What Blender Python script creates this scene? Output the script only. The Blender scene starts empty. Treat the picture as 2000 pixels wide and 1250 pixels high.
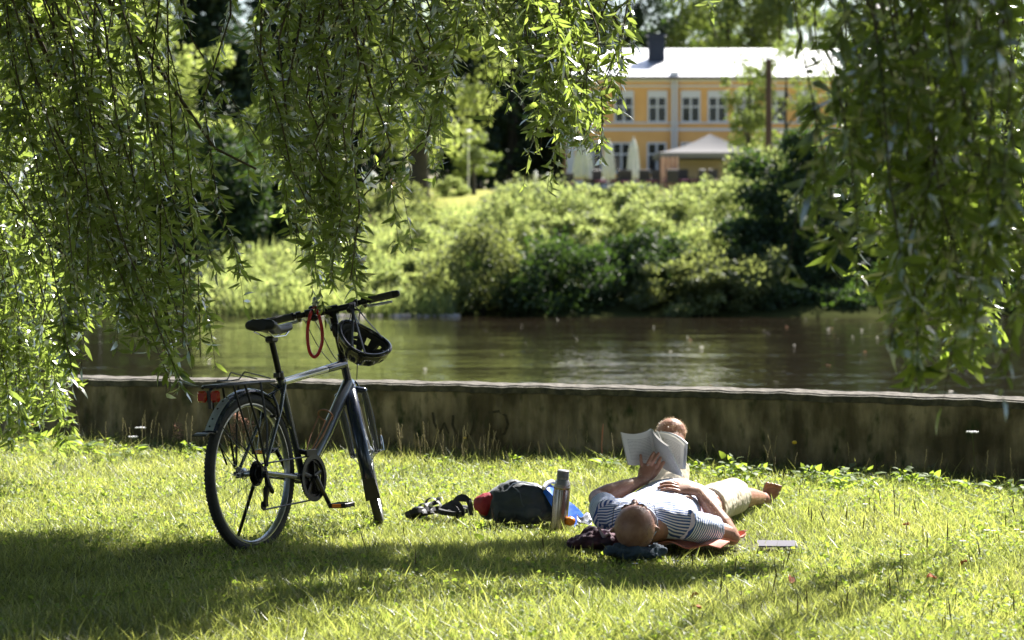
import bpy, math, random
import numpy as np
from mathutils import Vector, Matrix, Quaternion
random.seed(7); rng = np.random.default_rng(7)
C = bpy.context.scene.collection
SC = bpy.context.scene
rad = math.radians

# ------------------------------------------------------------------ camera, sky, sun, exposure
CAMH, F, PITCH = 1.40, 4722.0, rad(2.12)
cam = bpy.data.cameras.new('camera'); camo = bpy.data.objects.new('camera', cam); C.objects.link(camo)
cam.lens = 85; cam.sensor_width = 36; cam.clip_end = 3000; cam.clip_start = 0.1
camo.location = (0, 0, CAMH); camo.rotation_euler = (rad(90)-PITCH, 0, 0)
cam.dof.use_dof = True; cam.dof.focus_distance = 10.9; cam.dof.aperture_fstop = 4.0
SC.camera = camo
SUN_AZ, SUN_EL = rad(33), rad(47)
W = bpy.data.worlds.new('World'); SC.world = W; W.use_nodes = True
nt = W.node_tree; bg = nt.nodes['Background']
sky = nt.nodes.new('ShaderNodeTexSky'); sky.sky_type = 'NISHITA'; sky.sun_disc = False
sky.sun_elevation = SUN_EL; sky.sun_rotation = SUN_AZ
nt.links.new(sky.outputs[0], bg.inputs[0]); bg.inputs[1].default_value = 0.05
sun = bpy.data.lights.new('sun', 'SUN'); suno = bpy.data.objects.new('sun', sun); C.objects.link(suno)
sun.energy = 5.0; sun.angle = rad(0.5); sun.color = (1.0, 0.955, 0.885)
SD = Vector((math.sin(SUN_AZ)*math.cos(SUN_EL), math.cos(SUN_AZ)*math.cos(SUN_EL), math.sin(SUN_EL)))
suno.rotation_euler = SD.to_track_quat('Z', 'Y').to_euler()
SC.view_settings.view_transform = 'Standard'; SC.view_settings.look = 'None'
SC.view_settings.gamma = 1; SC.view_settings.exposure = 1.8
SC.render.engine = 'CYCLES'
SC.cycles.max_bounces = 6; SC.cycles.diffuse_bounces = 3; SC.cycles.glossy_bounces = 3
SC.cycles.transmission_bounces = 4; SC.cycles.transparent_max_bounces = 4
SC.cycles.sample_clamp_indirect = 6.0
SC.cycles.use_denoising = True

# ------------------------------------------------------------------ helpers
cp, sp = math.cos(PITCH), math.sin(PITCH)
def P(px, py, D):
    """world point at forward distance D seen at pixel px,py of the 2000x1250 photo"""
    u = (px-1000)/F; v = -(py-625)/F
    t = D/(cp+v*sp)
    return Vector((u*t, D, CAMH + t*(v*cp-sp)))
def G(px, py, z=0.0):
    u = (px-1000)/F; v = -(py-625)/F
    dz = v*cp-sp
    t = (z-CAMH)/dz
    return Vector((u*t, t*(cp+v*sp), z))
def V(*a): return Vector(a)

class MB:
    def __init__(s): s.v=[]; s.f=[]; s.uv={}
    def add(s, vs, fs):
        b=len(s.v); s.v.extend([tuple(x) for x in vs]); s.f.extend([tuple(i+b for i in f) for f in fs]); return b
    def xf(s, M):
        s.v=[tuple(M @ Vector(x)) for x in s.v]; return s
    def box(s, c, size, M=None, bev=0.0):
        x,y,z=[q/2 for q in size]
        c=Vector(c)
        if bev<=0:
            vs=[(-x,-y,-z),(x,-y,-z),(x,y,-z),(-x,y,-z),(-x,-y,z),(x,-y,z),(x,y,z),(-x,y,z)]
            fs=[(0,3,2,1),(4,5,6,7),(0,1,5,4),(1,2,6,5),(2,3,7,6),(3,0,4,7)]
        else:
            b=min(bev,x*.9,y*.9,z*.9); vs=[]; fs=[]
            import itertools
            for sx,sy,sz in itertools.product((-1,1),repeat=3):
                vs += [(sx*x,sy*(y-b),sz*(z-b)),(sx*(x-b),sy*y,sz*(z-b)),(sx*(x-b),sy*(y-b),sz*z)]
            idx=lambda sx,sy,sz,k:((sx>0)*4+(sy>0)*2+(sz>0))*3+k
            for k in range(3):
                for sgn in (-1,1):
                    o=[a for a in range(3) if a!=k]; q=[]
                    for a,bb in ((-1,-1),(1,-1),(1,1),(-1,1)):
                        sg=[0,0,0]; sg[k]=sgn; sg[o[0]]=a; sg[o[1]]=bb; q.append(idx(*sg,k))
                    fs.append(tuple(q))
            for a in range(3):
                o=[k for k in range(3) if k!=a]
                for s1 in (-1,1):
                    for s2 in (-1,1):
                        q=[]
                        for sa,k in ((-1,o[0]),(1,o[0]),(1,o[1]),(-1,o[1])):
                            sg=[0,0,0]; sg[a]=sa; sg[o[0]]=s1; sg[o[1]]=s2; q.append(idx(*sg,k))
                        fs.append(tuple(q))
            for sx,sy,sz in itertools.product((-1,1),repeat=3):
                fs.append(tuple(idx(sx,sy,sz,k) for k in range(3)))
        vs=[Vector(q) for q in vs]
        if M is not None: vs=[M @ q for q in vs]
        s.add([q+c for q in vs], fs); return s
    def tube(s, path, r, n=10, up=None, round_=False, cap=True, closed=False):
        pts=[Vector(p) for p in path]; m=len(pts)
        rs=[(q if isinstance(q,(tuple,list)) else (q,q)) for q in (r if isinstance(r,list) else [r]*m)]
        T=[]
        for i in range(m):
            if closed: t=pts[(i+1)%m]-pts[i-1]
            else: t=pts[min(i+1,m-1)]-pts[max(i-1,0)]
            T.append(t.normalized() if t.length>1e-9 else Vector((0,0,1)))
        if up is None: up=Vector((0,0,1)) if abs(T[0].z)<.9 else Vector((0,1,0))
        N=[]; cur=Vector(up)
        for t in T:
            nn=cur-t*cur.dot(t)
            if nn.length<1e-6: nn=t.orthogonal()
            nn.normalize(); N.append(nn); cur=nn
        rings=[]
        if round_ and not closed:
            a,b=rs[0]
            for k in (1,2,3):
                an=k*math.pi/8; rings.append((pts[0]-T[0]*(min(a,b)*math.cos(an)),T[0],N[0],(a*math.sin(an),b*math.sin(an))))
        for i in range(m): rings.append((pts[i],T[i],N[i],rs[i]))
        if round_ and not closed:
            a,b=rs[-1]
            for k in (3,2,1):
                an=k*math.pi/8; rings.append((pts[-1]+T[-1]*(min(a,b)*math.cos(an)),T[-1],N[-1],(a*math.sin(an),b*math.sin(an))))
        vs=[]; fs=[]
        for c,t,nn,(a,b) in rings:
            sd=t.cross(nn)
            for k in range(n):
                an=2*math.pi*k/n; vs.append(c+sd*(a*math.cos(an))+nn*(b*math.sin(an)))
        R=len(rings)
        for i in range(R-1 if not closed else R):
            j=(i+1)%R
            for k in range(n):
                k2=(k+1)%n; fs.append((i*n+k,i*n+k2,j*n+k2,j*n+k))
        if cap and not closed:
            fs.append(tuple(range(n-1,-1,-1))); fs.append(tuple((R-1)*n+k for k in range(n)))
        s.add(vs,fs); return s
    def lathe(s, prof, o=(0,0,0), ax=(0,0,1), n=24):
        """prof: list of (radius, height along ax)"""
        ax=Vector(ax).normalized(); a=ax.orthogonal().normalized(); b=ax.cross(a); o=Vector(o)
        vs=[]; fs=[]; m=len(prof)
        for r,h in prof:
            for k in range(n):
                an=2*math.pi*k/n; vs.append(o+ax*h+(a*math.cos(an)+b*math.sin(an))*max(r,1e-5))
        for i in range(m-1):
            for k in range(n):
                k2=(k+1)%n; fs.append((i*n+k,i*n+k2,(i+1)*n+k2,(i+1)*n+k))
        fs.append(tuple(range(n-1,-1,-1))); fs.append(tuple((m-1)*n+k for k in range(n)))
        s.add(vs,fs); return s
    def ball(s, c, r, M=None, n=16, m=10):
        if not isinstance(r,(tuple,list)): r=(r,r,r)
        c=Vector(c); vs=[]; fs=[]
        for i in range(m+1):
            th=math.pi*i/m
            for k in range(n):
                ph=2*math.pi*k/n
                q=Vector((r[0]*math.sin(th)*math.cos(ph), r[1]*math.sin(th)*math.sin(ph), r[2]*math.cos(th)))
                if M is not None: q=M @ q
                vs.append(c+q)
        for i in range(m):
            for k in range(n):
                k2=(k+1)%n; fs.append((i*n+k,(i+1)*n+k,(i+1)*n+k2,i*n+k2))
        s.add(vs,fs); return s
    def torus(s, c, ax, R, r, n=64, k=10, a0=0, a1=2*math.pi, x=None):
        ax=Vector(ax).normalized(); x=Vector(x) if x else ax.orthogonal(); x=(x-ax*x.dot(ax)).normalized(); y=ax.cross(x); c=Vector(c)
        full=abs(a1-a0-2*math.pi)<1e-6
        m=n if full else n+1
        path=[c+(x*math.cos(a0+(a1-a0)*i/n)+y*math.sin(a0+(a1-a0)*i/n))*R for i in range(m)]
        s.tube(path, r, k, up=ax, closed=full); return s
    def sheet(s, fn, nu, nv, th=0.0):
        """fn(u,v)->point; optional thickness along -normal"""
        pts=[[Vector(fn(i/nu,j/nv)) for j in range(nv+1)] for i in range(nu+1)]
        def nor(i,j):
            a=pts[min(i+1,nu)][j]-pts[max(i-1,0)][j]; b=pts[i][min(j+1,nv)]-pts[i][max(j-1,0)]
            q=a.cross(b); return q.normalized() if q.length>1e-12 else Vector((0,0,1))
        W_=nv+1
        top=[pts[i][j] for i in range(nu+1) for j in range(W_)]
        fs=[(i*W_+j,(i+1)*W_+j,(i+1)*W_+j+1,i*W_+j+1) for i in range(nu) for j in range(nv)]
        b0=len(s.v)
        if th:
            bot=[pts[i][j]-nor(i,j)*th for i in range(nu+1) for j in range(W_)]
            o=(nu+1)*W_
            fs += [tuple(o+q for q in reversed(f)) for f in fs[:nu*nv]]
            for i in range(nu):
                fs.append((i*W_,o+i*W_,o+(i+1)*W_,(i+1)*W_)); fs.append((i*W_+nv,(i+1)*W_+nv,o+(i+1)*W_+nv,o+i*W_+nv))
            for j in range(nv):
                fs.append((j,j+1,o+j+1,o+j)); fs.append((nu*W_+j,o+nu*W_+j,o+nu*W_+j+1,nu*W_+j+1))
            s.add(top+bot,fs)
        else: s.add(top,fs)
        for i in range(nu+1):
            for j in range(W_): s.uv[b0+i*W_+j]=(i/nu,j/nv)
        return s
    def build(s, name, m, parent=None, smooth=True, world=True, mods=None, sharp=40):
        me=bpy.data.meshes.new(name); me.from_pydata(s.v,[],s.f); me.update()
        if s.uv:
            uvl=me.uv_layers.new(name='UVMap')
            for l in me.loops: uvl.data[l.index].uv=s.uv.get(l.vertex_index,(0,0))
        o=bpy.data.objects.new(name, me); C.objects.link(o)
        if m: me.materials.append(m)
        if smooth:
            me.shade_smooth()
            try: me.set_sharp_from_angle(angle=rad(sharp))
            except Exception: pass
        if parent:
            root=parent
            o.parent=parent
            if world:
                loc=Vector((0,0,0)); q=parent
                while q: loc+=q.location; q=q.parent
                me.transform(Matrix.Translation(-loc))
        return o

def npmesh(name, verts, faces_list, m, parent=None, smooth=False, attr=None):
    """faces_list: arrays (k,3) or (k,4)"""
    me=bpy.data.meshes.new(name); nv=len(verts); me.vertices.add(nv)
    if parent:
        loc=np.zeros(3); q=parent
        while q: loc+=np.array(q.location); q=q.parent
        verts=verts-loc
    me.vertices.foreach_set('co', verts.astype(np.float32).ravel())
    L=[f.ravel() for f in faces_list]; n=sum(len(x) for x in L)
    me.loops.add(n); me.loops.foreach_set('vertex_index', np.concatenate(L).astype(np.int32))
    tot=np.concatenate([np.full(len(f),f.shape[1],np.int32) for f in faces_list])
    st=np.concatenate([[0],np.cumsum(tot)[:-1]]).astype(np.int32)
    me.polygons.add(len(tot)); me.polygons.foreach_set('loop_start', st); me.polygons.foreach_set('loop_total', tot)
    if attr is not None:
        a=me.attributes.new('tone','FLOAT','POINT'); a.data.foreach_set('value', attr.astype(np.float32))
    me.update(calc_edges=True); me.validate()
    if smooth: me.shade_smooth()
    me.materials.append(m)
    o=bpy.data.objects.new(name, me); C.objects.link(o)
    if parent: o.parent=parent
    return o

def unit(a): return a/np.maximum(np.linalg.norm(a,axis=1,keepdims=True),1e-9)
def leaves(pos, d, L, w, curl=0.15, nrm=None):
    """returns verts, [tri,quad,tri] of curved lance-shaped leaves"""
    n=len(pos); d=unit(d)
    if nrm is None: nrm=rng.normal(size=(n,3))
    side=unit(np.cross(d,nrm)); nn=np.cross(side,d)
    L=np.broadcast_to(L,(n,)).reshape(n,1); w=np.broadcast_to(w,(n,)).reshape(n,1); c=np.broadcast_to(curl,(n,)).reshape(n,1)
    def at(t): return pos+d*L*t - nn*(c*L*t*t)
    p1=at(.33); p2=at(.7)
    fold=nn*w*.18
    v=np.stack([pos, p1+side*w*.5+fold, p1-side*w*.5+fold, p2+side*w*.36+fold*.6, p2-side*w*.36+fold*.6, at(1.0)],1).reshape(-1,3)
    b=(np.arange(n)*6).reshape(n,1)
    return v,[b+np.array([[0,2,1]]), b+np.array([[1,2,4,3]]), b+np.array([[3,4,5]])]
def join(parts):
    vs=[];fs={3:[],4:[]};o=0
    for v,fl in parts:
        for f in fl: fs[f.shape[1]].append(f+o)
        vs.append(v); o+=len(v)
    return np.concatenate(vs),[np.concatenate(fs[k]) for k in (3,4) if fs[k]]

def tag(o,label,cat,group=None,kind=None):
    if label: o['label']=label
    if cat: o['category']=cat
    if group: o['group']=group
    if kind: o['kind']=kind
    return o
def thing(name,label,cat,loc=(0,0,0),group=None,rot=(0,0,0)):
    o=bpy.data.objects.new(name,None); C.objects.link(o); o.location=loc; o.rotation_euler=rot
    o.empty_display_size=.1
    return tag(o,label,cat,group)
def dup(root,loc,rotz=0,label=None,scale=1.0):
    r=root.copy(); C.objects.link(r); r.location=loc; r.rotation_euler=(0,0,rotz); r.scale=(scale,)*3
    if label: r['label']=label
    for ch in list(root.children):
        c=ch.copy(); C.objects.link(c); c.parent=r
        for g in list(ch.children):
            d=g.copy(); C.objects.link(d); d.parent=c
    return r

# ------------------------------------------------------------------ materials
def mat(name, col, rough=.6, metal=0, spec=.5, noise=None, bump=None, coat=0, sheen=0):
    """noise=(scale, col2, detail) mixes a second colour; bump=(scale,strength)"""
    m=bpy.data.materials.new(name); m.use_nodes=True; n=m.node_tree; b=n.nodes['Principled BSDF']
    b.inputs['Base Color'].default_value=(*col,1); b.inputs['Roughness'].default_value=rough
    b.inputs['Metallic'].default_value=metal; b.inputs['Specular IOR Level'].default_value=spec
    if coat: b.inputs['Coat Weight'].default_value=coat; b.inputs['Coat Roughness'].default_value=.1
    if sheen: b.inputs['Sheen Weight'].default_value=sheen
    tc=n.nodes.new('ShaderNodeTexCoord')
    if noise:
        t=n.nodes.new('ShaderNodeTexNoise'); t.inputs['Scale'].default_value=noise[0]; t.inputs['Detail'].default_value=noise[2] if len(noise)>2 else 5
        n.links.new(tc.outputs['Object'],t.inputs['Vector'])
        r=n.nodes.new('ShaderNodeValToRGB'); r.color_ramp.elements[0].position=.35; r.color_ramp.elements[1].position=.65
        r.color_ramp.elements[0].color=(*col,1); r.color_ramp.elements[1].color=(*noise[1],1)
        n.links.new(t.outputs[0],r.inputs[0]); n.links.new(r.outputs[0],b.inputs['Base Color'])
    if bump:
        t=n.nodes.new('ShaderNodeTexNoise'); t.inputs['Scale'].default_value=bump[0]; t.inputs['Detail'].default_value=6
        n.links.new(tc.outputs['Object'],t.inputs['Vector'])
        q=n.nodes.new('ShaderNodeBump'); q.inputs['Strength'].default_value=bump[1]; q.inputs['Distance'].default_value=.01
        n.links.new(t.outputs[0],q.inputs['Height']); n.links.new(q.outputs[0],b.inputs['Normal'])
    return m
def foliage(name, cols, trans, tw=.45, gloss=.35, patch=None, gl=.12):
    """cols: 2-3 base colours picked per leaf; trans: translucent colour; tw: share of light passing through"""
    m=bpy.data.materials.new(name); m.use_nodes=True; n=m.node_tree; n.nodes.clear()
    out=n.nodes.new('ShaderNodeOutputMaterial'); geo=n.nodes.new('ShaderNodeNewGeometry')
    r=n.nodes.new('ShaderNodeValToRGB'); e=r.color_ramp.elements
    while len(e)<len(cols): e.new(.5)
    for i,c in enumerate(cols): e[i].position=i/(len(cols)-1)*.9+.05; e[i].color=(*c,1)
    rnd=geo.outputs['Random Per Island']
    if patch:
        tc0=n.nodes.new('ShaderNodeTexCoord'); t0=n.nodes.new('ShaderNodeTexNoise'); t0.inputs['Scale'].default_value=patch*.8; t0.inputs['Detail'].default_value=4; n.links.new(tc0.outputs['Object'],t0.inputs['Vector'])
        a0=n.nodes.new('ShaderNodeMath'); a0.operation='MULTIPLY_ADD'; a0.inputs[1].default_value=1.6; a0.inputs[2].default_value=-.8; n.links.new(t0.outputs[0],a0.inputs[0])
        a1=n.nodes.new('ShaderNodeMath'); a1.operation='ADD'; a1.use_clamp=True; n.links.new(rnd,a1.inputs[0]); n.links.new(a0.outputs[0],a1.inputs[1]); rnd=a1.outputs[0]
    n.links.new(rnd,r.inputs[0])
    h=n.nodes.new('ShaderNodeHueSaturation'); n.links.new(r.outputs[0],h.inputs['Color'])
    if patch:
        tc=n.nodes.new('ShaderNodeTexCoord'); tx=n.nodes.new('ShaderNodeTexNoise'); tx.inputs['Scale'].default_value=patch
        n.links.new(tc.outputs['Object'],tx.inputs['Vector'])
        mp=n.nodes.new('ShaderNodeMapRange'); mp.inputs[1].default_value=.3; mp.inputs[2].default_value=.7; mp.inputs[3].default_value=.7; mp.inputs[4].default_value=1.3
        n.links.new(tx.outputs[0],mp.inputs[0]); n.links.new(mp.outputs[0],h.inputs['Value'])
    d=n.nodes.new('ShaderNodeBsdfDiffuse'); n.links.new(h.outputs[0],d.inputs[0])
    t=n.nodes.new('ShaderNodeBsdfTranslucent')
    mx=n.nodes.new('ShaderNodeMixRGB'); mx.blend_type='MULTIPLY'; mx.inputs[0].default_value=1
    k=max(max(c) for c in cols); mx.inputs[2].default_value=(*[q/k for q in trans],1)
    n.links.new(h.outputs[0],mx.inputs[1]); 
    # leaf light transmitted: tinted by the leaf's own tone
    mx2=n.nodes.new('ShaderNodeMixRGB'); mx2.inputs[0].default_value=.5; mx2.inputs[1].default_value=(*trans,1)
    n.links.new(mx.outputs[0],mx2.inputs[2]); n.links.new(mx2.outputs[0],t.inputs[0])
    s1=n.nodes.new('ShaderNodeMixShader'); s1.inputs[0].default_value=tw
    n.links.new(d.outputs[0],s1.inputs[1]); n.links.new(t.outputs[0],s1.inputs[2])
    g=n.nodes.new('ShaderNodeBsdfGlossy'); g.inputs['Roughness'].default_value=gloss; g.inputs[0].default_value=(1,1,1,1)
    fr=n.nodes.new('ShaderNodeFresnel'); fr.inputs[0].default_value=1.4
    ml=n.nodes.new('ShaderNodeMath'); ml.operation='MINIMUM'; ml.inputs[1].default_value=gl; n.links.new(fr.outputs[0],ml.inputs[0])
    s2=n.nodes.new('ShaderNodeMixShader'); n.links.new(ml.outputs[0],s2.inputs[0]); n.links.new(s1.outputs[0],s2.inputs[1]); n.links.new(g.outputs[0],s2.inputs[2])
    n.links.new(s2.outputs[0],out.inputs[0])
    return m

M_willow=foliage('willow_leaf',[(.024,.042,.014),(.044,.068,.020),(.085,.11,.04)],(.56,.64,.15),.50,.28,gl=.34)
M_willow_block=foliage('willow_leaf_light_block',[(.03,.05,.018),(.05,.07,.024)],(.2,.25,.05),.25,.4,gl=.1)  # less translucent leaf for overhead masses that hold back light
M_willow_d=foliage('willow_leaf_near',[(.020,.036,.013),(.036,.058,.018),(.07,.095,.03)],(.56,.65,.12),.50,.3,gl=.3)
M_grass=foliage('grass_blade',[(.045,.07,.016),(.075,.105,.028),(.13,.148,.055),(.36,.33,.21)],(.65,.71,.18),.52,.45,patch=1.6,gl=.06)
M_weed=foliage('weed_leaf',[(.07,.12,.03),(.10,.15,.03)],(.55,.62,.10),.5,.6,gl=.04)
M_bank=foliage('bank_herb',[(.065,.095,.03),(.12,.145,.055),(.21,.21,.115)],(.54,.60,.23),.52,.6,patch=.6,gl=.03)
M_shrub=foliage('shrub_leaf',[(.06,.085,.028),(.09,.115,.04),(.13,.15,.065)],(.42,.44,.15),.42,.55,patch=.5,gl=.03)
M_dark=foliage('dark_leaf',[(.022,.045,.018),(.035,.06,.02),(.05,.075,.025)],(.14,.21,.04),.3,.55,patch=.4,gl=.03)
M_pine=foliage('conifer_needle',[(.012,.028,.018),(.02,.038,.02),(.032,.05,.026)],(.06,.10,.03),.22,.6,patch=.4,gl=.02)
M_bright=foliage('maple_leaf',[(.10,.13,.04),(.14,.165,.055),(.19,.205,.08)],(.58,.64,.22),.52,.55,patch=.35,gl=.03)
M_mid=foliage('birch_leaf',[(.06,.085,.03),(.09,.12,.045)],(.40,.45,.12),.4,.55,patch=.35,gl=.03)
M_bark=mat('willow_bark',(.055,.045,.035),.9,noise=(9,(.11,.095,.075)),bump=(30,.6))
M_barkd=mat('dark_bark',(.022,.019,.016),.9,noise=(3,(.04,.034,.028)))
M_twig=mat('willow_twig',(.06,.04,.022),.7,noise=(20,(.10,.075,.035)))
M_black=mat('black_plastic',(.012,.012,.014),.38,noise=(60,(.02,.02,.022)))
M_rubber=mat('tyre_rubber',(.018,.018,.019),.75,noise=(40,(.035,.033,.03)),bump=(300,.3))
M_blkmetal=mat('black_metal',(.014,.014,.017),.3,.3)
M_alu=mat('aluminium',(.55,.56,.58),.3,1.0,noise=(50,(.42,.43,.45)))
M_chrome=mat('chrome',(.7,.7,.72),.15,1.0)
M_paint=mat('grey_bicycle_paint',(.10,.11,.135),.26,.6,coat=.5,noise=(6,(.075,.085,.105)))
M_paintl=mat('silver_bicycle_paint',(.62,.64,.67),.22,.6,coat=.6)
M_navy=mat('navy_gloss',(.014,.022,.05),.22,.1,coat=.7)
M_greyplate=mat('grey_plate',(.30,.34,.34),.5,noise=(25,(.42,.46,.45)))
M_redrefl=mat('red_reflector',(.45,.012,.008),.15,coat=.6)
M_red=mat('red_vinyl',(.62,.012,.022),.22,coat=.6)
M_orange=mat('orange_plastic',(.85,.27,.02),.35)
M_leather=mat('saddle_cover',(.018,.02,.024),.42,bump=(150,.15))
M_grip=mat('grip_rubber',(.06,.058,.056),.7,bump=(200,.3))
M_helm=mat('helmet_shell',(.012,.012,.014),.22,coat=.5)
M_helmin=mat('helmet_foam',(.05,.05,.052),.85)
M_white=mat('white_paint',(.75,.75,.73),.5)
M_brown=mat('brown_wire',(.22,.09,.035),.5)

# ------------------------------------------------------------------ terrain, river, wall
WALL=[(-30,19.5),(-14,17.45),(-7,16.15),(-2.71,15.26),(-.625,14.75),(1.34,14.05),(2.81,13.29),(5.0,11.9),(9,8.9),(20,-1),(40,-20)]
wx=np.array([p[0] for p in WALL]); wy=np.array([p[1] for p in WALL])
def wally(x): return np.interp(x,wx,wy)
def lawnz(x,y):
    return 0.012*np.sin(x*1.7+y*.9)+0.010*np.sin(x*3.1-y*2.3)+.03*np.clip(y-13.2,0,2)
def tag_s(o): o['kind']='structure'; return o

M_soil=mat('lawn_soil',(.05,.055,.018),.95,noise=(14,(.10,.095,.035),8),bump=(80,.8))
def lawn():
    xs=np.concatenate([np.linspace(-30,-4,14),np.linspace(-3.8,3.8,96),np.linspace(4,30,14)])
    ts=np.concatenate([np.linspace(-30,6,10),np.linspace(6.5,13,60)])
    rows=[]; 
    nY=80
    v=[];
    for x in xs:
        ye=float(wally(x))+.1
        ys=np.concatenate([np.linspace(-30,5,8),np.linspace(5.3,max(ye,6),nY)]) if ye>6 else np.linspace(-30,ye,nY+8)
        zz=lawnz(x,ys)
        v.append(np.stack([np.full_like(ys,x),ys,np.where(ys>0,zz,0)],1))
    n=len(v[0]); Vv=np.concatenate(v); i,j=np.meshgrid(np.arange(len(xs)-1),np.arange(n-1),indexing='ij')
    a=(i*n+j).ravel(); f=np.stack([a,a+n,a+n+1,a+1],1)
    tag_s(npmesh('lawn',Vv,[f],M_soil,smooth=True))
lawn()

def gz(D):
    return float(np.interp(D,[40,58,61.5,63.5,66,70,80,110,140,170,400,1500],[-3,-2.2,-1.1,-.7,.1,.8,1.75,2.85,3.80,4.1,6,20]))
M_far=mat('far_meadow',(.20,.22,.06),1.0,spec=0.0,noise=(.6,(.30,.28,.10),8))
def farbank():
    Ds=np.concatenate([np.linspace(14,56,6),np.linspace(58,90,40),np.linspace(92,175,40),np.array([200,260,400,800,1500])])
    xs=np.concatenate([np.linspace(-600,-40,12),np.linspace(-36,36,60),np.linspace(40,600,12)])
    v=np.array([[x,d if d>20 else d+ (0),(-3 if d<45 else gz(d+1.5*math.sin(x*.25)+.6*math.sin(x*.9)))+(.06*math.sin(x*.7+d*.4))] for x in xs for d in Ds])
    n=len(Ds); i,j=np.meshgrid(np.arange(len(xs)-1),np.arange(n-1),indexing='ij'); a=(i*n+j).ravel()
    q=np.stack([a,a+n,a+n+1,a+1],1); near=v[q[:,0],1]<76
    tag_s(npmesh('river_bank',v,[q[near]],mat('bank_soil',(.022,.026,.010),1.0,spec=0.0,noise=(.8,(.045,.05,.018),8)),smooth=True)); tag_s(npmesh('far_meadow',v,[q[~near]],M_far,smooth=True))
farbank()

def water():
    m=bpy.data.materials.new('river_water'); m.use_nodes=True; n=m.node_tree; b=n.nodes['Principled BSDF']
    b.inputs['Base Color'].default_value=(.017,.0125,.008,1); b.inputs['Roughness'].default_value=.05; b.inputs['IOR'].default_value=1.33
    tc=n.nodes.new('ShaderNodeTexCoord'); mp=n.nodes.new('ShaderNodeMapping'); mp.inputs['Scale'].default_value=(1,1,1)
    n.links.new(tc.outputs['Object'],mp.inputs[0])
    t=n.nodes.new('ShaderNodeTexNoise'); t.inputs['Scale'].default_value=1.9; t.inputs['Detail'].default_value=3; n.links.new(mp.outputs[0],t.inputs['Vector'])
    mp2=n.nodes.new('ShaderNodeMapping'); mp2.inputs['Scale'].default_value=(.6,1.2,1); n.links.new(tc.outputs['Object'],mp2.inputs[0])
    t2=n.nodes.new('ShaderNodeTexNoise'); t2.inputs['Scale'].default_value=.35; t2.inputs['Detail'].default_value=2; n.links.new(mp2.outputs[0],t2.inputs['Vector'])
    ad=n.nodes.new('ShaderNodeMath'); ad.operation='MULTIPLY_ADD'; ad.inputs[1].default_value=.35
    n.links.new(t.outputs[0],ad.inputs[0]); n.links.new(t2.outputs[0],ad.inputs[2])
    q=n.nodes.new('ShaderNodeBump'); q.inputs['Strength'].default_value=.8; q.inputs['Distance'].default_value=.10
    n.links.new(ad.outputs[0],q.inputs['Height']); n.links.new(q.outputs[0],b.inputs['Normal'])
    mb=MB(); far=68
    xs=[-600,-100]+list(np.linspace(-30,20,24))+[40]
    for a,c in zip(xs[:-1],xs[1:]):
        ya=float(wally(a))+.2; yc=float(wally(c))+.2
        mb.add([(a,ya,-.8),(c,yc,-.8),(c,far,-.8),(a,far,-.8)],[(0,1,2,3)])
    mb.add([(40,-19.8,-.8),(600,-19.8,-.8),(600,far,-.8),(40,far,-.8)],[(0,1,2,3)])
    tag_s(mb.build('river_water',m,smooth=False))
water()

def wallmat():
    m=bpy.data.materials.new('stained_concrete'); m.use_nodes=True; n=m.node_tree; b=n.nodes['Principled BSDF']; b.inputs['Roughness'].default_value=.92
    tc=n.nodes.new('ShaderNodeTexCoord')
    def noise(scale,mapscale=(1,1,1),det=6):
        mp=n.nodes.new('ShaderNodeMapping'); mp.inputs['Scale'].default_value=mapscale; n.links.new(tc.outputs['Object'],mp.inputs[0])
        t=n.nodes.new('ShaderNodeTexNoise'); t.inputs['Scale'].default_value=scale; t.inputs['Detail'].default_value=det; n.links.new(mp.outputs[0],t.inputs['Vector']); return t.outputs[0]
    def ramp(x,p0,p1,c0,c1):
        r=n.nodes.new('ShaderNodeValToRGB'); r.color_ramp.elements[0].position=p0; r.color_ramp.elements[1].position=p1
        r.color_ramp.elements[0].color=(*c0,1); r.color_ramp.elements[1].color=(*c1,1); n.links.new(x,r.inputs[0]); return r.outputs[0]
    base=ramp(noise(3.5,(1,1,1),8),.32,.68,(.20,.17,.115),(.46,.385,.27))
    streak=ramp(noise(16,(1,1,.22),9),.38,.66,(.22,.24,.20),(1,1,1))
    blot=ramp(noise(5,(1,1,.6),9),.40,.56,(.28,.27,.22),(1,1,1))
    mo=ramp(noise(11,(1,1,.5),8),.56,.70,(0,0,0),(1,1,1))
    def mul(a,c,f=1,mode='MULTIPLY'):
        x=n.nodes.new('ShaderNodeMixRGB'); x.blend_type=mode; x.inputs[0].default_value=f; n.links.new(a,x.inputs[1]); n.links.new(c,x.inputs[2]); return x.outputs[0]
    c=mul(mul(base,streak,.6),blot,.8)
    x=n.nodes.new('ShaderNodeMixRGB'); n.links.new(mo,x.inputs[0]); n.links.new(c,x.inputs[1]); x.inputs[2].default_value=(.035,.05,.018,1)
    n.links.new(x.outputs[0],b.inputs['Base Color'])
    q=n.nodes.new('ShaderNodeBump'); q.inputs['Strength'].default_value=.6; q.inputs['Distance'].default_value=.01
    n.links.new(noise(60,(1,1,.6),6),q.inputs['Height']); n.links.new(q.outputs[0],b.inputs['Normal'])
    return m
M_wall=wallmat()
M_cope=mat('worn_concrete_top',(.07,.065,.055),.95,spec=.1,noise=(22,(.18,.165,.145),9),bump=(80,.5))
M_edge=mat('dark_wall_edge',(.05,.05,.04),.95,noise=(22,(.13,.12,.09),8),bump=(60,.8))  # darker mottled tone for the top edge of the wall
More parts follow.
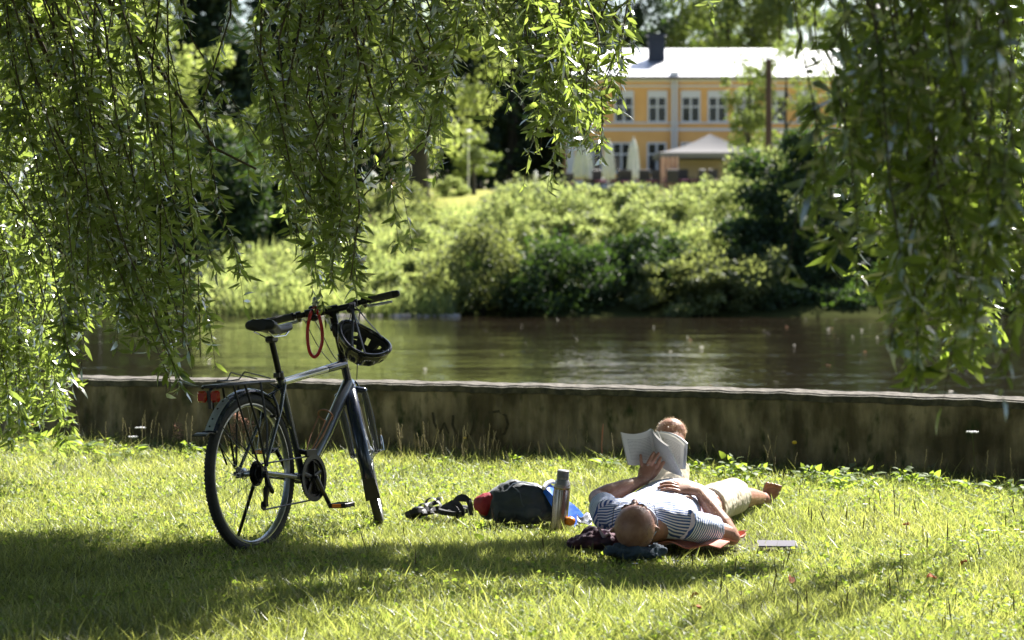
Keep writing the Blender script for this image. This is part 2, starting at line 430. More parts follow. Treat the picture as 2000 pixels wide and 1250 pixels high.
def wall():
    root=thing('river_wall','long low stained concrete retaining wall between the lawn and the river','wall',(0,14.5,0))
    xs=np.unique(np.concatenate([wx,np.linspace(-8,8,420)])); H=.463
    def strip(mb,prof):
        # prof: (offset away from camera, z)
        k=len(prof); vs=[]
        for x in xs:
            y=float(wally(x)); dy=float(wally(x+.05)-wally(x-.05))/.1; l=math.hypot(1,dy); nx,ny=-dy/l,1/l
            j=.0025*math.sin(x*13)+.002*math.sin(x*37+1)
            rr_=random.Random(int(x*1000)); jo=(rr_.random()-.5)*.010+.004*math.sin(x*9) if abs(x)<8 else 0
            for o,z in prof: vs.append((x+nx*(o+(jo if (z>.41 and o<.1) else 0)),y+ny*(o+(jo if (z>.41 and o<.1) else 0)),z+(j+(rr_.random()-.5)*.002 if z>.3 else 0)))
        fs=[(i*k+a,(i+1)*k+a,(i+1)*k+(a+1)%k,i*k+(a+1)%k) for i in range(len(xs)-1) for a in range(k)]
        mb.add(vs,fs)
    w=MB(); strip(w,[(0,-.3),(0,H-.045),(.29,H-.045),(.29,-2.5)]); w.build('wall_face',M_wall,root,smooth=False)
    e=MB(); strip(e,[(-.006,H-.043),(-.004,H-.006),(.012,H-.002),(.29,H-.002),(.30,H-.043)]); e.build('wall_edge',M_edge,root,smooth=False)
    c=MB(); strip(c,[(.014,H-.001),(.016,H+.004),(.285,H+.004),(.288,H-.001)]); c.build('coping',M_cope,root,smooth=False)
    # faint old painted scrawl: open round letters
    M_pt=mat('faded_dark_paint',(.045,.042,.032),.9,noise=(30,(.09,.08,.055)))
    g=MB()
    def stroke(pxs,wd=5):
        pts=[]
        for px,py in pxs:
            # point on wall front face
            lo,hi=10.,18.
            for _ in range(30):
                mid=(lo+hi)/2; q=P(px,py,mid)
                if mid<wally(q.x): lo=mid
                else: hi=mid
            q=P(px,py,mid); q.y-=.004; pts.append(q)
        r=wd/F*14.5/2
        for a,b in zip(pts[:-1],pts[1:]):
            t=(b-a).normalized(); s=t.cross(Vector((0,-1,0))).normalized()*r
            g.add([a-s-t*r*.5,a+s-t*r*.5,b+s+t*r*.5,b-s+t*r*.5],[(0,1,2,3)])
            g.v[-4:]=[(x,y-.001*random.random(),z) for x,y,z in g.v[-4:]]
    stroke([(885,812),(884,830),(892,850),(906,856),(920,848),(926,828),(926,812)])
    stroke([(955,806),(975,803),(988,812),(992,828),(986,846),(972,856),(958,855)])
    stroke([(845,806),(848,826),(858,846),(868,826),(876,846)],4)
    g.build('scrawl',M_pt,root,smooth=False)
wall()

# ------------------------------------------------------------------ the yellow house across the river
M_yel=mat('ochre_render',(.80,.45,.17),.85,noise=(.9,(.72,.39,.14),8))
M_trim=mat('pale_trim',(.62,.61,.66),.6)
M_pane=mat('window_glass',(.008,.011,.018),.08,spec=.45)
M_zinc=mat('sheet_metal_roof',(.80,.80,.82),.42,.75,noise=(.5,(.70,.70,.73),4))
M_chim=mat('chimney_sheet',(.02,.026,.05),.5,.3)
M_foot=mat('plinth',(.40,.20,.10),.9)
def house():
    D=140.; k=D/F
    X=lambda px:(px-1000)*k
    Z=lambda py:float(P(0,py,D).z)
    z0=gz(D)-.1; ze=Z(152)
    root=thing('yellow_house','long two storey ochre house with pale trim and bright metal roof across the river','house',(X(1430),D+6,z0))
    xa,xb=X(1107),X(1790)
    w=MB(); w.box(((xa+xb)/2,D+6,(z0+ze)/2),(xb-xa,12,ze-z0)); w.build('wall',M_yel,root,smooth=False)
    t=MB()
    for (ya,yb,pr) in ((150,160,.10),(166,170,.05),(238.5,242,.06),(250,256,.08),(352,368,.06)):
        za,zb=Z(ya),Z(yb); t.box(((xa+xb)/2,D-pr/2-.004,(za+zb)/2),(xb-xa+.1,pr,za-zb))
    for px,wd in ((1114,.45),(1780,.55)):
        t.box((X(px),D-.075,(z0+ze)/2),(wd,.15,ze-z0-.02))
    t.build('cornice',M_trim,root,smooth=False)
    dp=MB()
    for px in (1312.5,1319.5):
        dp.tube([(X(px),D-.2,Z(150)),(X(px),D-.2,z0+.2)],.085,10)
    dp.box((X(1316),D-.2,Z(147)),(.5,.3,.35))
    dp.build('drainpipe',M_trim,root)
    # roof
    r=MB(); zr=Z(150); x0,x1=xa-.4,xb+.4; ridge=float(P(0,95,D+6).z)
    th=.12
    for s_,ys in ((0,(D-.55,D+6)),(1,(D+12.55,D+6))):
        a=Vector((x0,ys[0],zr)); b=Vector((x1,ys[0],zr)); c=Vector((x1,ys[1],ridge)); d=Vector((x0,ys[1],ridge))
        up=Vector((0,0,th))
        r.add([a,b,c,d,a-up,b-up,c-up,d-up],[(0,1,2,3),(7,6,5,4),(0,4,5,1),(1,5,6,2),(2,6,7,3),(3,7,4,0)])
        n=int((x1-x0)/.6)
        for i in range(n+1):
            x=x0+(x1-x0)*i/n; p=Vector((x,ys[0],zr+.02)); q=Vector((x,ys[1],ridge+.02))
            r.tube([p,q],.018,4)
    ro=r.build('roof',M_zinc,root,smooth=False)
    for gx in (x0+.4,x1-.4):
        g=MB(); g.add([(gx,D,zr-.12),(gx,D+12,zr-.12),(gx,D+6,ridge-.12)],[(0,2,1)]); g.build('gable',M_yel,root,smooth=False)
    gu=MB(); gu.tube([(x0,D-.62,zr-.08),(x1,D-.62,zr-.08)],.07,8); gu.build('gutter',M_chim,root)
    ch=MB(); D2=D+3.2; xc=(1281-1000)*D2/F; zb=float(P(0,125,D2).z); zt=float(P(0,70,D2).z)
    ch.box((xc,D2,(zb+zt)/2-.3),(.95,.8,zt-zb+.6)); ch.box((xc,D2,zt+.04),(1.2,1.0,.12)); ch.box((xc,D2,zt-.35),(1.05,.9,.08))
    ch.build('chimney',M_chim,ro,smooth=False)
    # windows
    frame=MB(); frame.box((0,0,0),(1.14,.08,.001))
    def window(px,ya,yb,head):
        f=MB(); x=X(px); za,zb=Z(ya),Z(yb); h=za-zb; wd=1.14
        o=.11
        yf=D-.05
        f.box((x-wd/2+o/2,yf,(za+zb)/2),(o,.1,h)); f.box((x+wd/2-o/2,yf,(za+zb)/2),(o,.1,h))
        f.box((x,yf,zb+.05),(wd-2*o,.1,.10)); 
        f.box((x,yf,za-head/2),(wd-2*o,.1,head))
        f.box((x,yf,(za-head+zb+.1)/2),(.11,.085,h-head-.1))
        zm=zb+.1+(h-head-.1)*.62
        f.box((x,yf+.004,zm),(wd-2*o,.08,.09))
        fo=f.build('window',M_trim,root,smooth=False)
        p=MB(); p.box((x,D-.012,(za-head+zb+.1)/2),(wd-2*o,.024,h-head-.1)); p.build('pane',M_pane,fo,smooth=False)
        s=MB(); s.box((x,D-.09,zb-.03),(wd+.12,.18,.06)); s.build('sill',M_trim,fo,smooth=False)
    for px in (1157,1218,1283,1348,1400,1452,1514,1574,1636,1700): window(px,177,240,.42)
    for px in (1157,1213,1282,1348,1400,1452,1524,1574,1636,1700): window(px,278,337,.10)
    d=MB(); d.box((X(1378),D-.06,(Z(318)+z0)/2),(1.1,.1,Z(318)-z0)); d.build('door',M_chim,root,smooth=False)
    # beige back wall of the terrace behind the gazebo
house()

def at_px(px,D): return (px-1000)/F*D
M_canv=mat('grey_canvas',(.19,.185,.185),.9,spec=.05)
M_curt=mat('peach_curtain',(.72,.48,.38),.8,noise=(4,(.66,.42,.33)))
def gazebo():
    D=131.; k=D/F; xc=at_px(1394,D); z0=gz(D); hw=(1502-1284)/2*k
    ze=float(P(0,298,D).z); zt=float(P(0,268,D+2.6).z); y=D+2.8
    root=thing('gazebo','pale canvas garden gazebo with a low pyramid roof in front of the ochre house','gazebo',(xc,y,z0))
    r=MB(); 
    cs=[Vector((xc-hw,y-hw*.95,ze)),Vector((xc+hw,y-hw*.95,ze)),Vector((xc+hw,y+hw*.95,ze)),Vector((xc-hw,y+hw*.95,ze))]
    ap=Vector((xc,y,zt+.2)); 
    for i in range(4):
        a,b=cs[i],cs[(i+1)%4]
        def fn(u,v,a=a,b=b):
            q=a.lerp(b,u).lerp(ap,v); q.z-=.25*math.sin(math.pi*v)*(.6+.4*math.sin(math.pi*u)); return q
        r.sheet(fn,8,6,.02)
        r.add([a+V(0,0,.0),b+V(0,0,.0),b-V(0,0,.28),a-V(0,0,.28)],[(0,1,2,3)])
    r.build('roof',M_canv,root,smooth=False)
    for c in cs:
        p=MB(); c2=Vector((c.x*.985+xc*.015,c.y*.985+y*.015,0)); p.tube([(c2.x,c2.y,ze-.05),(c2.x,c2.y,z0-.1)],.06,8); p.build('post',M_chim,root)
    q=MB(); x0=at_px(1291,D-2.5)
    def fn(u,v): return (x0+.1+u*1.0, D-.1+.12*math.sin(u*26), z0+.05+v*(ze-z0-.25))
    q.sheet(fn,40,2,.01); q.build('curtain',M_curt,root)
    b=MB(); b.box((xc+.4,y+hw*.8,(z0+ze)/2-.1),(hw*1.5,.06,ze-z0-.3)); b.build('back_panel',mat('beige_panel',(.55,.45,.38),.8),root,smooth=False)
gazebo()

M_umb=mat('cream_parasol_cloth',(.62,.61,.58),.8,noise=(5,(.50,.53,.47)))
def parasol(px,D,yt,yb,w,label):
    z0=gz(D); x=at_px(px,D); zt=float(P(0,yt,D).z); zb=float(P(0,yb,D).z)
    root=thing('closed_parasol',label,'parasol',(x,D,z0),'closed parasols on the house terrace')
    c=MB(); n=18; prof=[(0,.03),(.06,.10),(.22,w*.36),(.45,w*.42),(.75,w*.5),(.95,w*.52),(1,w*.40)]
    vs=[];fs=[]
    for t,r in prof:
        for k in range(n):
            a=2*math.pi*k/n; rr=r*(1+.16*(1 if k%2 else -1)*min(1,t*2)); vs.append((x+rr*math.cos(a),D+rr*math.sin(a),zt+(zb-zt)*t))
    for i in range(len(prof)-1):
        for k in range(n): k2=(k+1)%n; fs.append((i*n+k,i*n+k2,(i+1)*n+k2,(i+1)*n+k))
    fs.append(tuple(range(n-1,-1,-1))); fs.append(tuple((len(prof)-1)*n+k for k in range(n)))
    c.add(vs,fs); c.build('canopy',M_umb,root)
    p=MB(); p.tube([(x,D,z0-.05),(x,D,zt+.1)],.03,8); p.build('pole',M_trim,root)
    b=MB(); b.lathe([(.3,0),(.3,.06),(.05,.12)],(x,D,z0),n=16); b.build('base',M_chim,root)
parasol(1237,128,270,350,.62,'closed cream parasol just left of the gazebo on the terrace')
parasol(1189,129,275,352,.60,'closed cream parasol in the middle of the three on the terrace')
parasol(1139,126,278,348,.95,'bulkier closed white parasol at the left end of the ochre house')
parasol(727,120,335,372,.7,'small white closed parasol at the far left edge of the lawn')

M_chair=mat('dark_rattan',(.022,.018,.024),.6)
M_plum=mat('plum_cushion',(.16,.03,.08),.8)
def chair():
    root=thing('terrace_chair','dark rattan terrace chair','chair',(0,0,0),'dark chairs on the terrace')
    s=MB(); s.box((0,0,.45),(.55,.55,.08),bev=.02); s.build('seat',M_chair,root,smooth=False)
    s=MB(); s.box((0,.25,.75),(.55,.06,.6),bev=.02); s.box((-.26,0,.62),(.05,.5,.05)); s.box((.26,0,.62),(.05,.5,.05)); s.build('backrest',M_chair,root,smooth=False)
    s=MB(); s.box((0,-.02,.53),(.46,.46,.08),bev=.03); s.build('cushion',M_plum,root,smooth=False)
    for a in (-1,1):
        for b in (-1,1):
            s=MB(); s.tube([(a*.24,b*.24,0),(a*.24,b*.24,.43)],.025,6); s.build('leg',M_chair,root)
    return root
ch0=chair()
spots=[(1112,124,'dark chair at the left corner of the house, below the bulky parasol'),(1152,127,'dark chair between the left and middle closed parasols'),(1172,125,'dark chair left of the middle closed parasol foot'),
 (1205,127,'dark chair right of the middle closed parasol'),(1222,124,'dark chair close left of the parasol next to the gazebo'),(1255,126,'dark chair right of the parasol next to the gazebo'),(1273,125,'dark chair just outside the peach gazebo curtain'),
 (1308,128,'dark chair with plum cushion just inside the left of the gazebo'),(1336,130,'dark chair with plum cushion under the gazebo roof peak'),(1362,129,'dark chair with plum cushion left of the dark door under the gazebo'),(1398,130,'dark chair with plum cushion right of the dark door under the gazebo')]
for i,(px,D,lb) in enumerate(spots):
    p=(at_px(px,D),D,gz(D)+.0); rz=random.uniform(-.9,.9)+math.pi*(i%2)
    if i==0: ch0.location=p; ch0.rotation_euler=(0,0,rz); ch0['label']=lb
    else: dup(ch0,p,rz,lb,1.15)
def table(px,D,lb):
    z=gz(D); x=at_px(px,D); r=thing('terrace_table',lb,'table',(x,D,z),'terrace tables')
    t=MB(); t.lathe([(.45,.72),(.47,.74),(.45,.76)],(x,D,z),n=20); t.build('tabletop',M_trim,r)
    t=MB(); t.lathe([(.25,0),(.25,.03),(.04,.06),(.04,.72)],(x,D,z),n=12); t.build('pedestal',M_chair,r)
table(1262,127,'round pale terrace table right of the parasol beside the gazebo'); table(1162,126,'round pale terrace table between the left and middle parasols')
# pole, lamp post, rope posts
def simple(name,label,cat,m,path,r,n=10,group=None,loc=None):
    mb=MB(); loc=loc or path[0]; rt=thing(name,label,cat,loc,group); return rt
pl=thing('wooden_pole','tall dark brown wooden pole standing in front of the ochre house','pole',(at_px(1500,97),97,gz(97)))
mb=MB(); mb.tube([(at_px(1500,97),97,gz(97)-.3),(at_px(1500,97),97,float(P(0,116,97).z))],[.15,.12],12); mb.build('shaft',mat('creosoted_wood',(.055,.03,.028),.85,noise=(2,(.08,.045,.04))),pl)
mb=MB(); mb.tube([(at_px(1500,97),97,float(P(0,116,97).z)),(at_px(1500,97),97,float(P(0,113,97).z))],[.13,.03],12); mb.build('cap',M_chim,pl)
D=118.; lp=thing('lamp_post','thin pale lamp post among dark trees at the edge of the meadow','lamp post',(at_px(915,D),D,gz(D)))
mb=MB(); zt=float(P(0,258,D).z); mb.tube([(at_px(915,D),D,gz(D)-.1),(at_px(915,D),D,zt)],.035,8); mb.build('post',M_trim,lp)
mb=MB(); mb.lathe([(.05,-.1),(.16,0),(.16,.05),(.05,.12)],(at_px(915,D),D,zt),n=14); mb.build('lantern',M_trim,lp)
for px,yt,lb in ((1046,340,'left of two white rope posts in front of the dark wood'),(1070,344,'right of two white rope posts in front of the dark wood')):
    D=112.; r=thing('rope_post',lb,'post',(at_px(px,D),D,gz(D)),'white rope posts by the terrace')
    mb=MB(); x=at_px(px,D); z=float(P(0,yt,D).z); mb.lathe([(.09,gz(D)-.1-z),(.09,-.12),(.12,-.1),(.12,-.04),(.05,0)],(x,D,z),n=12); mb.build('shaft',M_white,r)
    mb=MB(); mb.ball((x,D,z+.05),.09); mb.build('finial',M_white,r)
mb=MB(); D=112.
mb.tube([(at_px(1046+24*t,D),D,float(P(0,352,D).z)-.25*math.sin(math.pi*t)) for t in np.linspace(0,1,9)],.02,6)
tag(mb.build('rope',M_white),'white rope slung between the two white posts','rope')

# ------------------------------------------------------------------ background planting
def clump_leaves(cen, R, n, L, nclump=40, rc=.28, shape='ellipse', droop=.2, up=0.3, vs=.62):
    """leaf clumps through an ellipsoid; cen,R arrays"""
    cen=np.array(cen); R=np.array(R)
    if shape=='cone':
        h=rng.random(nclump)**.8; ang=rng.random(nclump)*2*np.pi; rr=(1-h)*(.55+.45*rng.random(nclump))
        cc=np.stack([rr*np.cos(ang),rr*np.sin(ang),h*2-1],1)
    else:
        q=rng.normal(size=(nclump,3)); q=unit(q)*(.45+.55*rng.random((nclump,1))**.5); cc=q
    cr=rc*(.6+.8*rng.random(nclump))
    k=rng.integers(0,nclump,n)
    off=unit(rng.normal(size=(n,3)))*(rng.random((n,1))**.45)*cr[k][:,None]
    off[:,2]*=vs
    pos=cen+(cc[k]+off)*R
    d=off/np.maximum(cr[k][:,None],1e-6)+rng.normal(size=(n,3))*.6; d[:,2]-=droop
    nn=rng.normal(size=(n,3))*.6; nn[:,2]+=up+.6
    ll=L*(.6+.7*rng.random(n))
    return leaves(pos,d,ll,ll*.55,.2,nn), cc, cen, R
def tree(name,label,cat,px,D,yb,cy_px,rx,rz,m,n,L,group=None,nc=45,rc=.28,shape='ellipse',trunk_r=.2,ry=None,zbase=None,bark=None):
    z0=gz(D) if zbase is None else zbase; x=at_px(px,D); cz=float(P(0,cy_px,D).z)
    root=thing(name,label,cat,(x,D,z0),group)
    (v,f),cc,cen,R=clump_leaves((x,D,cz),(rx,ry or rx,rz),n,L,nc,rc,shape)
    npmesh('crown',v,f,m,root)
    t=MB(); top=cz+rz*.55
    wob=[random.uniform(-.1,.1)*rx*.3 for _ in range(6)]
    path=[(x+wob[i]*(i/5),D+wob[5-i]*(i/5),z0-.2+(top-z0+.2)*i/5) for i in range(6)]
    t.tube(path,[trunk_r*(1.25-1.05*i/5) for i in range(6)],10)
    for i in range(8):
        a=cc[i]*R*.7+cen; tt=.35+.5*random.random(); b=Vector(path[0]).lerp(Vector(path[-1]),tt)
        mid=b.lerp(Vector(a),.5)+Vector((0,0,-.06*rz)); t.tube([b,mid,Vector(a)],[trunk_r*.4,trunk_r*.25,trunk_r*.08],6)
    t.build('trunk',bark or M_barkd,root)
    return root
T=tree
T('maple_tree','bright sunlit tree glowing behind the upper left of the hanging willow','tree',330,92,0,190,2.6,3.6,M_bright,9000,.18,nc=45,rc=.28,trunk_r=.2)
T('maple_tree','bright yellow-green broadleaf tree standing alone before the dark wood','tree',818,112,0,75,3.9,5.6,M_bright,15000,.22,nc=75,rc=.26,trunk_r=.42)
T('maple_tree','smaller light green tree low at the wood edge behind the bright broadleaf','tree',925,125,0,305,1.3,1.1,M_mid,1600,.2,nc=18,trunk_r=.12)
g='dark trees of the wood behind the meadow'
for px,D,cy,rx,rz,m,lb in (
 (1000,150,120,3.4,9.5,M_pine,'tall dark conifer directly right of the bright broadleaf tree'),
 (930,158,90,3.6,10,M_pine,'dark conifer behind the thin lamp post'),
 (1075,156,140,3.4,9.5,M_pine,'dark conifer just left of the ochre house'),
 (1130,172,60,4.2,9.5,M_pine,'dark conifer behind the left end of the ochre house'),
 (700,150,150,4.5,9.0,M_pine,'dark conifer behind the hanging willow left of the bright broadleaf'),
 (560,148,110,4.5,9.5,M_pine,'dark conifer seen through the gap in the hanging willow'),
 (430,140,110,4.8,9.5,M_pine,'dark conifer at the upper left behind the willow'),
 (250,138,110,5.0,9.5,M_dark,'dark broadleaf tree far left behind the willow'),
 (60,138,110,5.0,9.5,M_dark,'dark broadleaf tree at the far left edge behind the willow')):
    T('conifer_tree' if m is M_pine else 'dark_tree',lb,'tree',px,D,0,cy,rx,rz,m,15000,.42,g,nc=80,rc=.24,shape='cone' if m is M_pine else 'ellipse',trunk_r=.3)
g='trees rising behind the ochre house'
for px,D,cy,rx,rz,m,lb in (
 (1225,176,20,4.6,8.0,M_pine,'dark tree behind the chimney of the ochre house'),
 (1330,180,10,4.5,8.5,M_dark,'dark tree behind the roof right of the chimney'),
 (1420,172,50,3.6,7.0,M_mid,'light green tree behind the middle of the roof'),
 (1520,168,40,4.6,7.0,M_mid,'broad green tree behind the right half of the roof'),
 (1640,166,60,5.2,8.5,M_mid,'green tree behind the right end of the roof'),
 (1800,160,80,6,9,M_dark,'dark tree right of the ochre house'),
 (1960,150,100,6,9.5,M_dark,'dark tree at the far right beyond the house')):
    T('background_tree',lb,'tree',px,D,0,cy,rx,rz,m,8500,.32,g,nc=50,rc=.26,trunk_r=.3)
T('birch_tree','loose leafy tree in front of the right half of the ochre house','tree',1535,108,0,200,2.7,2.9,M_mid,5200,.17,nc=34,rc=.24,trunk_r=.10)
T('birch_tree','slender leafy tree in front of the house beside the brown pole','tree',1462,106,0,185,1.15,2.0,M_mid,1500,.16,nc=16,rc=.3,trunk_r=.07)
# far-off wood closing the view behind
(v,f),_,_,_=clump_leaves((0,235,12),(75,10,11),42000,.8,260,.10)
tag(npmesh('distant_wood',v,f,M_dark),'distant dark wood closing the view behind the meadow and house','wood',kind='stuff')

# big dark bushes on the bank
g='big dark bushes at the water on the far bank'
for px,D,yt,rx,rz,m,lb in (
 (1560,65.5,262,2.0,2.75,M_dark,'tall rounded dark bush at the water right of the pale bank shrubs'),
 (1492,64.5,430,1.3,1.2,M_dark,'low dark bush at the water in front of the tall rounded one'),
 (1700,69,240,2.2,2.9,M_dark,'tall dark bush behind the left fringe of the near willow'),
 (1860,68,230,2.3,2.9,M_dark,'tall dark bush behind the middle of the near willow'),
 (2010,68,220,2.4,2.9,M_dark,'tall dark bush at the right edge of the far bank'),
 (515,70,330,1.3,2.1,M_dark,'dark bush on the far bank above the bicycle saddle'),
 (400,69,250,1.9,2.6,M_dark,'dark bush on the far bank behind the hanging left willow'),
 (250,68,230,2.1,2.9,M_dark,'dark bush on the far bank deeper behind the left willow'),
 (90,68,240,2.2,2.8,M_dark,'dark bush at the left edge of the far bank'),
 (-60,68,230,2.2,2.8,M_dark,'dark bush beyond the left edge of the far bank'),
 (560,78,190,1.8,2.9,M_mid,'fresh green tall bush seen through the gap in the left willow')):
    z0=gz(D)-.3; zt=float(P(0,yt,D).z); cz=(z0+zt)/2; rzz=(zt-z0)/2*1.02
    root=thing('riverside_bush',lb,'bush',(at_px(px,D),D,z0),g)
    (v,f),cc,cen,R=clump_leaves((at_px(px,D),D,cz),(rx,rx*.8,rzz),16000,.14,80,.26)
    npmesh('foliage',v,f,m,root)
    t=MB()
    for i in range(6):
        q=Vector(cc[i]*R*.7+cen); t.tube([(at_px(px,D),D,z0-.1),Vector((at_px(px,D),D,z0)).lerp(q,.5)+V(0,0,.2),q],[.06,.04,.015],6)
    t.build('stems' if False else 'stem',M_barkd,root)
# paler shrubs along the bank
g='pale green shrubs covering the far bank'
rows=[(63.3,[(935,455),(1010,480),(1095,470),(1180,485),(1268,478),(1350,490),(1425,470)],1.5,M_dark,'front'),  # dark leaf colour stands in for the bank's shaded faces
      (66.5,[(960,415),(1060,430),(1150,440),(1240,425),(1330,440),(1405,425)],1.25,M_bank,'second'),
      (73.0,[(1035,375),(1095,385),(1180,380),(1290,388),(1385,375),(1450,360)],1.4,M_bank,'third'),
      (80.0,[(1040,352),(1110,356),(1200,362),(1300,368),(1400,356),(1440,325),(1480,300)],1.3,M_bank,'upper')]
below={935:'at the left end of the dark shaded stretch',1010:'under the white rope posts',1095:'below the left corner of the house',1180:'below the middle closed parasol',1268:'below the parasol beside the gazebo',1350:'below the gazebo',1425:'beside the tall dark bush'}
def where(px): 
    k=min(below,key=lambda q:abs(q-px)); return below[k]
nm={'front':'shrub with shade put in its leaf colour at the water line','second':'leafy shrub low on the bank','third':'pale shrub half way up the bank','upper':'pale yellow-green shrub along the crest of the bank'}
for D,items,rx,m,row in rows:
    for px,yt in items:
        yt=yt+random.uniform(-26,22)*(row!='upper'); z0=gz(D)-.2; zt=float(P(0,yt,D).z); cz=(z0+zt)/2; rzz=max((zt-z0)/2,.5); D_=D+random.uniform(-.8,.8)
        lb=nm[row]+' '+where(px)
        if px==1440: lb='bright yellow-green shrub in front of the right side of the gazebo'
        if px==1480: lb='tall pale shrub right of the gazebo against the tall dark bush'
        if px==1450: lb='pale shrub half way up the bank touching the tall dark bush'
        root=thing('bank_shrub',lb,'shrub',(at_px(px,D_),D_,z0),g)
        (v,f),cc,cen,R=clump_leaves((at_px(px,D_),D_,cz),(rx*random.uniform(.9,1.15),rx*.8,rzz),7500 if row=='front' else 5200,.115,random.choice((26,36,50)),random.uniform(.16,.32),up=.2,vs=random.choice((.7,1.2,1.7)),droop=random.choice((.2,-.5)))
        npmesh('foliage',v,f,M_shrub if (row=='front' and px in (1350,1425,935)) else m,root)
        t=MB()
        for i in range(4):
            q=Vector(cc[i]*R*.7+cen); t.tube([(at_px(px,D_),D_,z0-.1),q],[.03,.01],5)
        t.build('stem',M_barkd,root)
for px,D,yt,rx,lb in ((790,76,360,1.15,'rounded green shrub at the left of the sunny lawn strip'),(735,73,372,1.0,'green shrub under the small white parasol at the left'),(845,71,430,.95,'green shrub low in the sunny herbs left of the dark stretch'),(650,70,400,1.2,'green shrub behind the tip of the hanging willow'),(882,116,350,.9,'small round clipped shrub at the foot of the dark wood'),(560,64,540,.8,'pale low shrub at the water line behind the bicycle saddle'),(625,65,520,.8,'pale shrub at the water line behind the left handlebar grip'),(700,64.5,530,.85,'pale shrub at the water line behind the stem of the bicycle'),(770,64,535,.8,'pale shrub at the water line behind the right handlebar grip'),(835,65,500,.9,'taller pale shrub at the water line right of the handlebar'),(893,64,520,.8,'pale shrub at the water line where the dark stretch begins'),(720,67.5,470,1.0,'bushy herb mound with pink spikes half way down the sunny bank'),(820,68.5,440,1.0,'bushy herb mound low in the sunny stretch beside the dark shrubs'),(600,68,470,1.0,'bushy herb mound behind the tip of the hanging willow'),(1545,62.9,555,.9,'dark low bush hanging over the water below the rounded bush'),(1640,62.9,560,1.0,'dark low bush hanging over the water left of the near willow tips'),(1625,64,500,1.2,'dark low bush at the water between the rounded bush and the near willow'),(1760,64,500,1.3,'dark low bush at the water behind the near willow tips')):
    z0=gz(D)-.1; zt=float(P(0,yt,D).z); root=thing('bank_shrub',lb,'shrub',(at_px(px,D),D,z0),None)
    (v,f),cc,cen,R=clump_leaves((at_px(px,D),D,(z0+zt)/2),(rx,rx*.8,(zt-z0)/2),3600,.11,36,.24,vs=1.2,droop=-.3)
    npmesh('foliage',v,f,M_dark if px>1500 else (M_shrub if (D<100 and D>69.5) else M_bank),root); t=MB()
    for i in range(4): t.tube([(at_px(px,D),D,z0-.1),Vector(cc[i]*R*.7+cen)],[.03,.01],5)
    t.build('stem',M_barkd,root)
# herbs and tall grass covering the bank: one uncountable mass
def undergrowth():
    n=70000
    D=62.6+rng.random(n)**1.15*26; px=rng.uniform(380,1520,n); x=(px-1000)/F*D
    D=np.where((px>895)&(D<67),D+4.5,D); x=(px-1000)/F*D; ptc=.5+.5*np.sin(x*1.3+D*.7)*np.cos(x*.5-D*1.1)
    z=np.array([gz(q) for q in D]); h=(.45+.55*ptc)*np.where(D>76,.35,1.0)
    hh=rng.random(n)**.7*h
    pos=np.stack([x,D,z+hh-.05],1); d=rng.normal(size=(n,3))*.7; d[:,2]+=.5
    L=.07+.11*rng.random(n)
    a=leaves(pos,d,L,L*.42,.2)
    m=16000; D=62.4+rng.random(m)**1.6*18; px=rng.uniform(440,1500,m); D=np.where((px>895)&(D<67),D+4.5,D); x=(px-1000)/F*D; z=np.array([gz(q) for q in D])
    d=rng.normal(size=(m,3))*.22; d[:,2]+=1
    L=.4+.6*rng.random(m)
    b=leaves(np.stack([x,D,z-.05],1),d,L,.035,.25)
    v,f=join([a,b]); tag(npmesh('bank_herbs',v,f,M_bank),'tall sunlit grasses and herbs covering the far river bank','undergrowth',kind='stuff')
    # side stretches hidden by willows, sparser
    m=14000; D=62.6+rng.random(m)*12; px=np.where(rng.random(m)<.4,rng.uniform(-300,380,m),rng.uniform(1420,2300,m)); x=(px-1000)/F*D; z=np.array([gz(q) for q in D])+rng.random(m)*.8
    d=rng.normal(size=(m,3))*.7; d[:,2]+=.5
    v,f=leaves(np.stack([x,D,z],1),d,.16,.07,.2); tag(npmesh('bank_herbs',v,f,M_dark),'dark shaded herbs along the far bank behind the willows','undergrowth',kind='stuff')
undergrowth()
# pink flowers in the herbs
M_pink=mat('pink_petal',(.62,.20,.34),.7)
for i,(px,py,D) in enumerate([(770,466,70),(786,460,70.4),(800,455,70.2),(778,452,70.8),(812,463,69.8),(792,470,69.5),(722,430,72),(731,436,72)]):
    p=P(px,py,D); r=thing('pink_flower','pink flower spike in the sunlit herbs of the far bank','flower',(p.x,D,gz(D)),'pink flower spikes on the far bank')
    mb=MB(); mb.tube([(p.x,D,gz(D)),(p.x+.02,D,p.z)],.008,5); mb.build('stalk',M_shrub,r)
    mb=MB()
    for k in range(7): mb.ball((p.x+random.uniform(-.03,.03),D+random.uniform(-.03,.03),p.z-.1+.04*k),.035-.003*k,n=8,m=5)
    mb.build('bloom',M_pink,r)
(v,f),_,_,_=clump_leaves(tuple(P(762,364,117)),(.35,.3,.35),500,.09,14,.35)
pf=thing('flowering_shrub','small pink flowering shrub at the left end of the meadow','shrub',(at_px(762,117),117,gz(117)))
npmesh('blossom',v,f,foliage('pale_pink_blossom',[(.55,.34,.36),(.6,.42,.42)],(.5,.3,.3),.3,.6,gl=.03),pf)
mb=MB(); mb.tube([(at_px(762,117),117,gz(117)),tuple(P(762,362,117))],.03,6); mb.build('stem',M_barkd,pf)
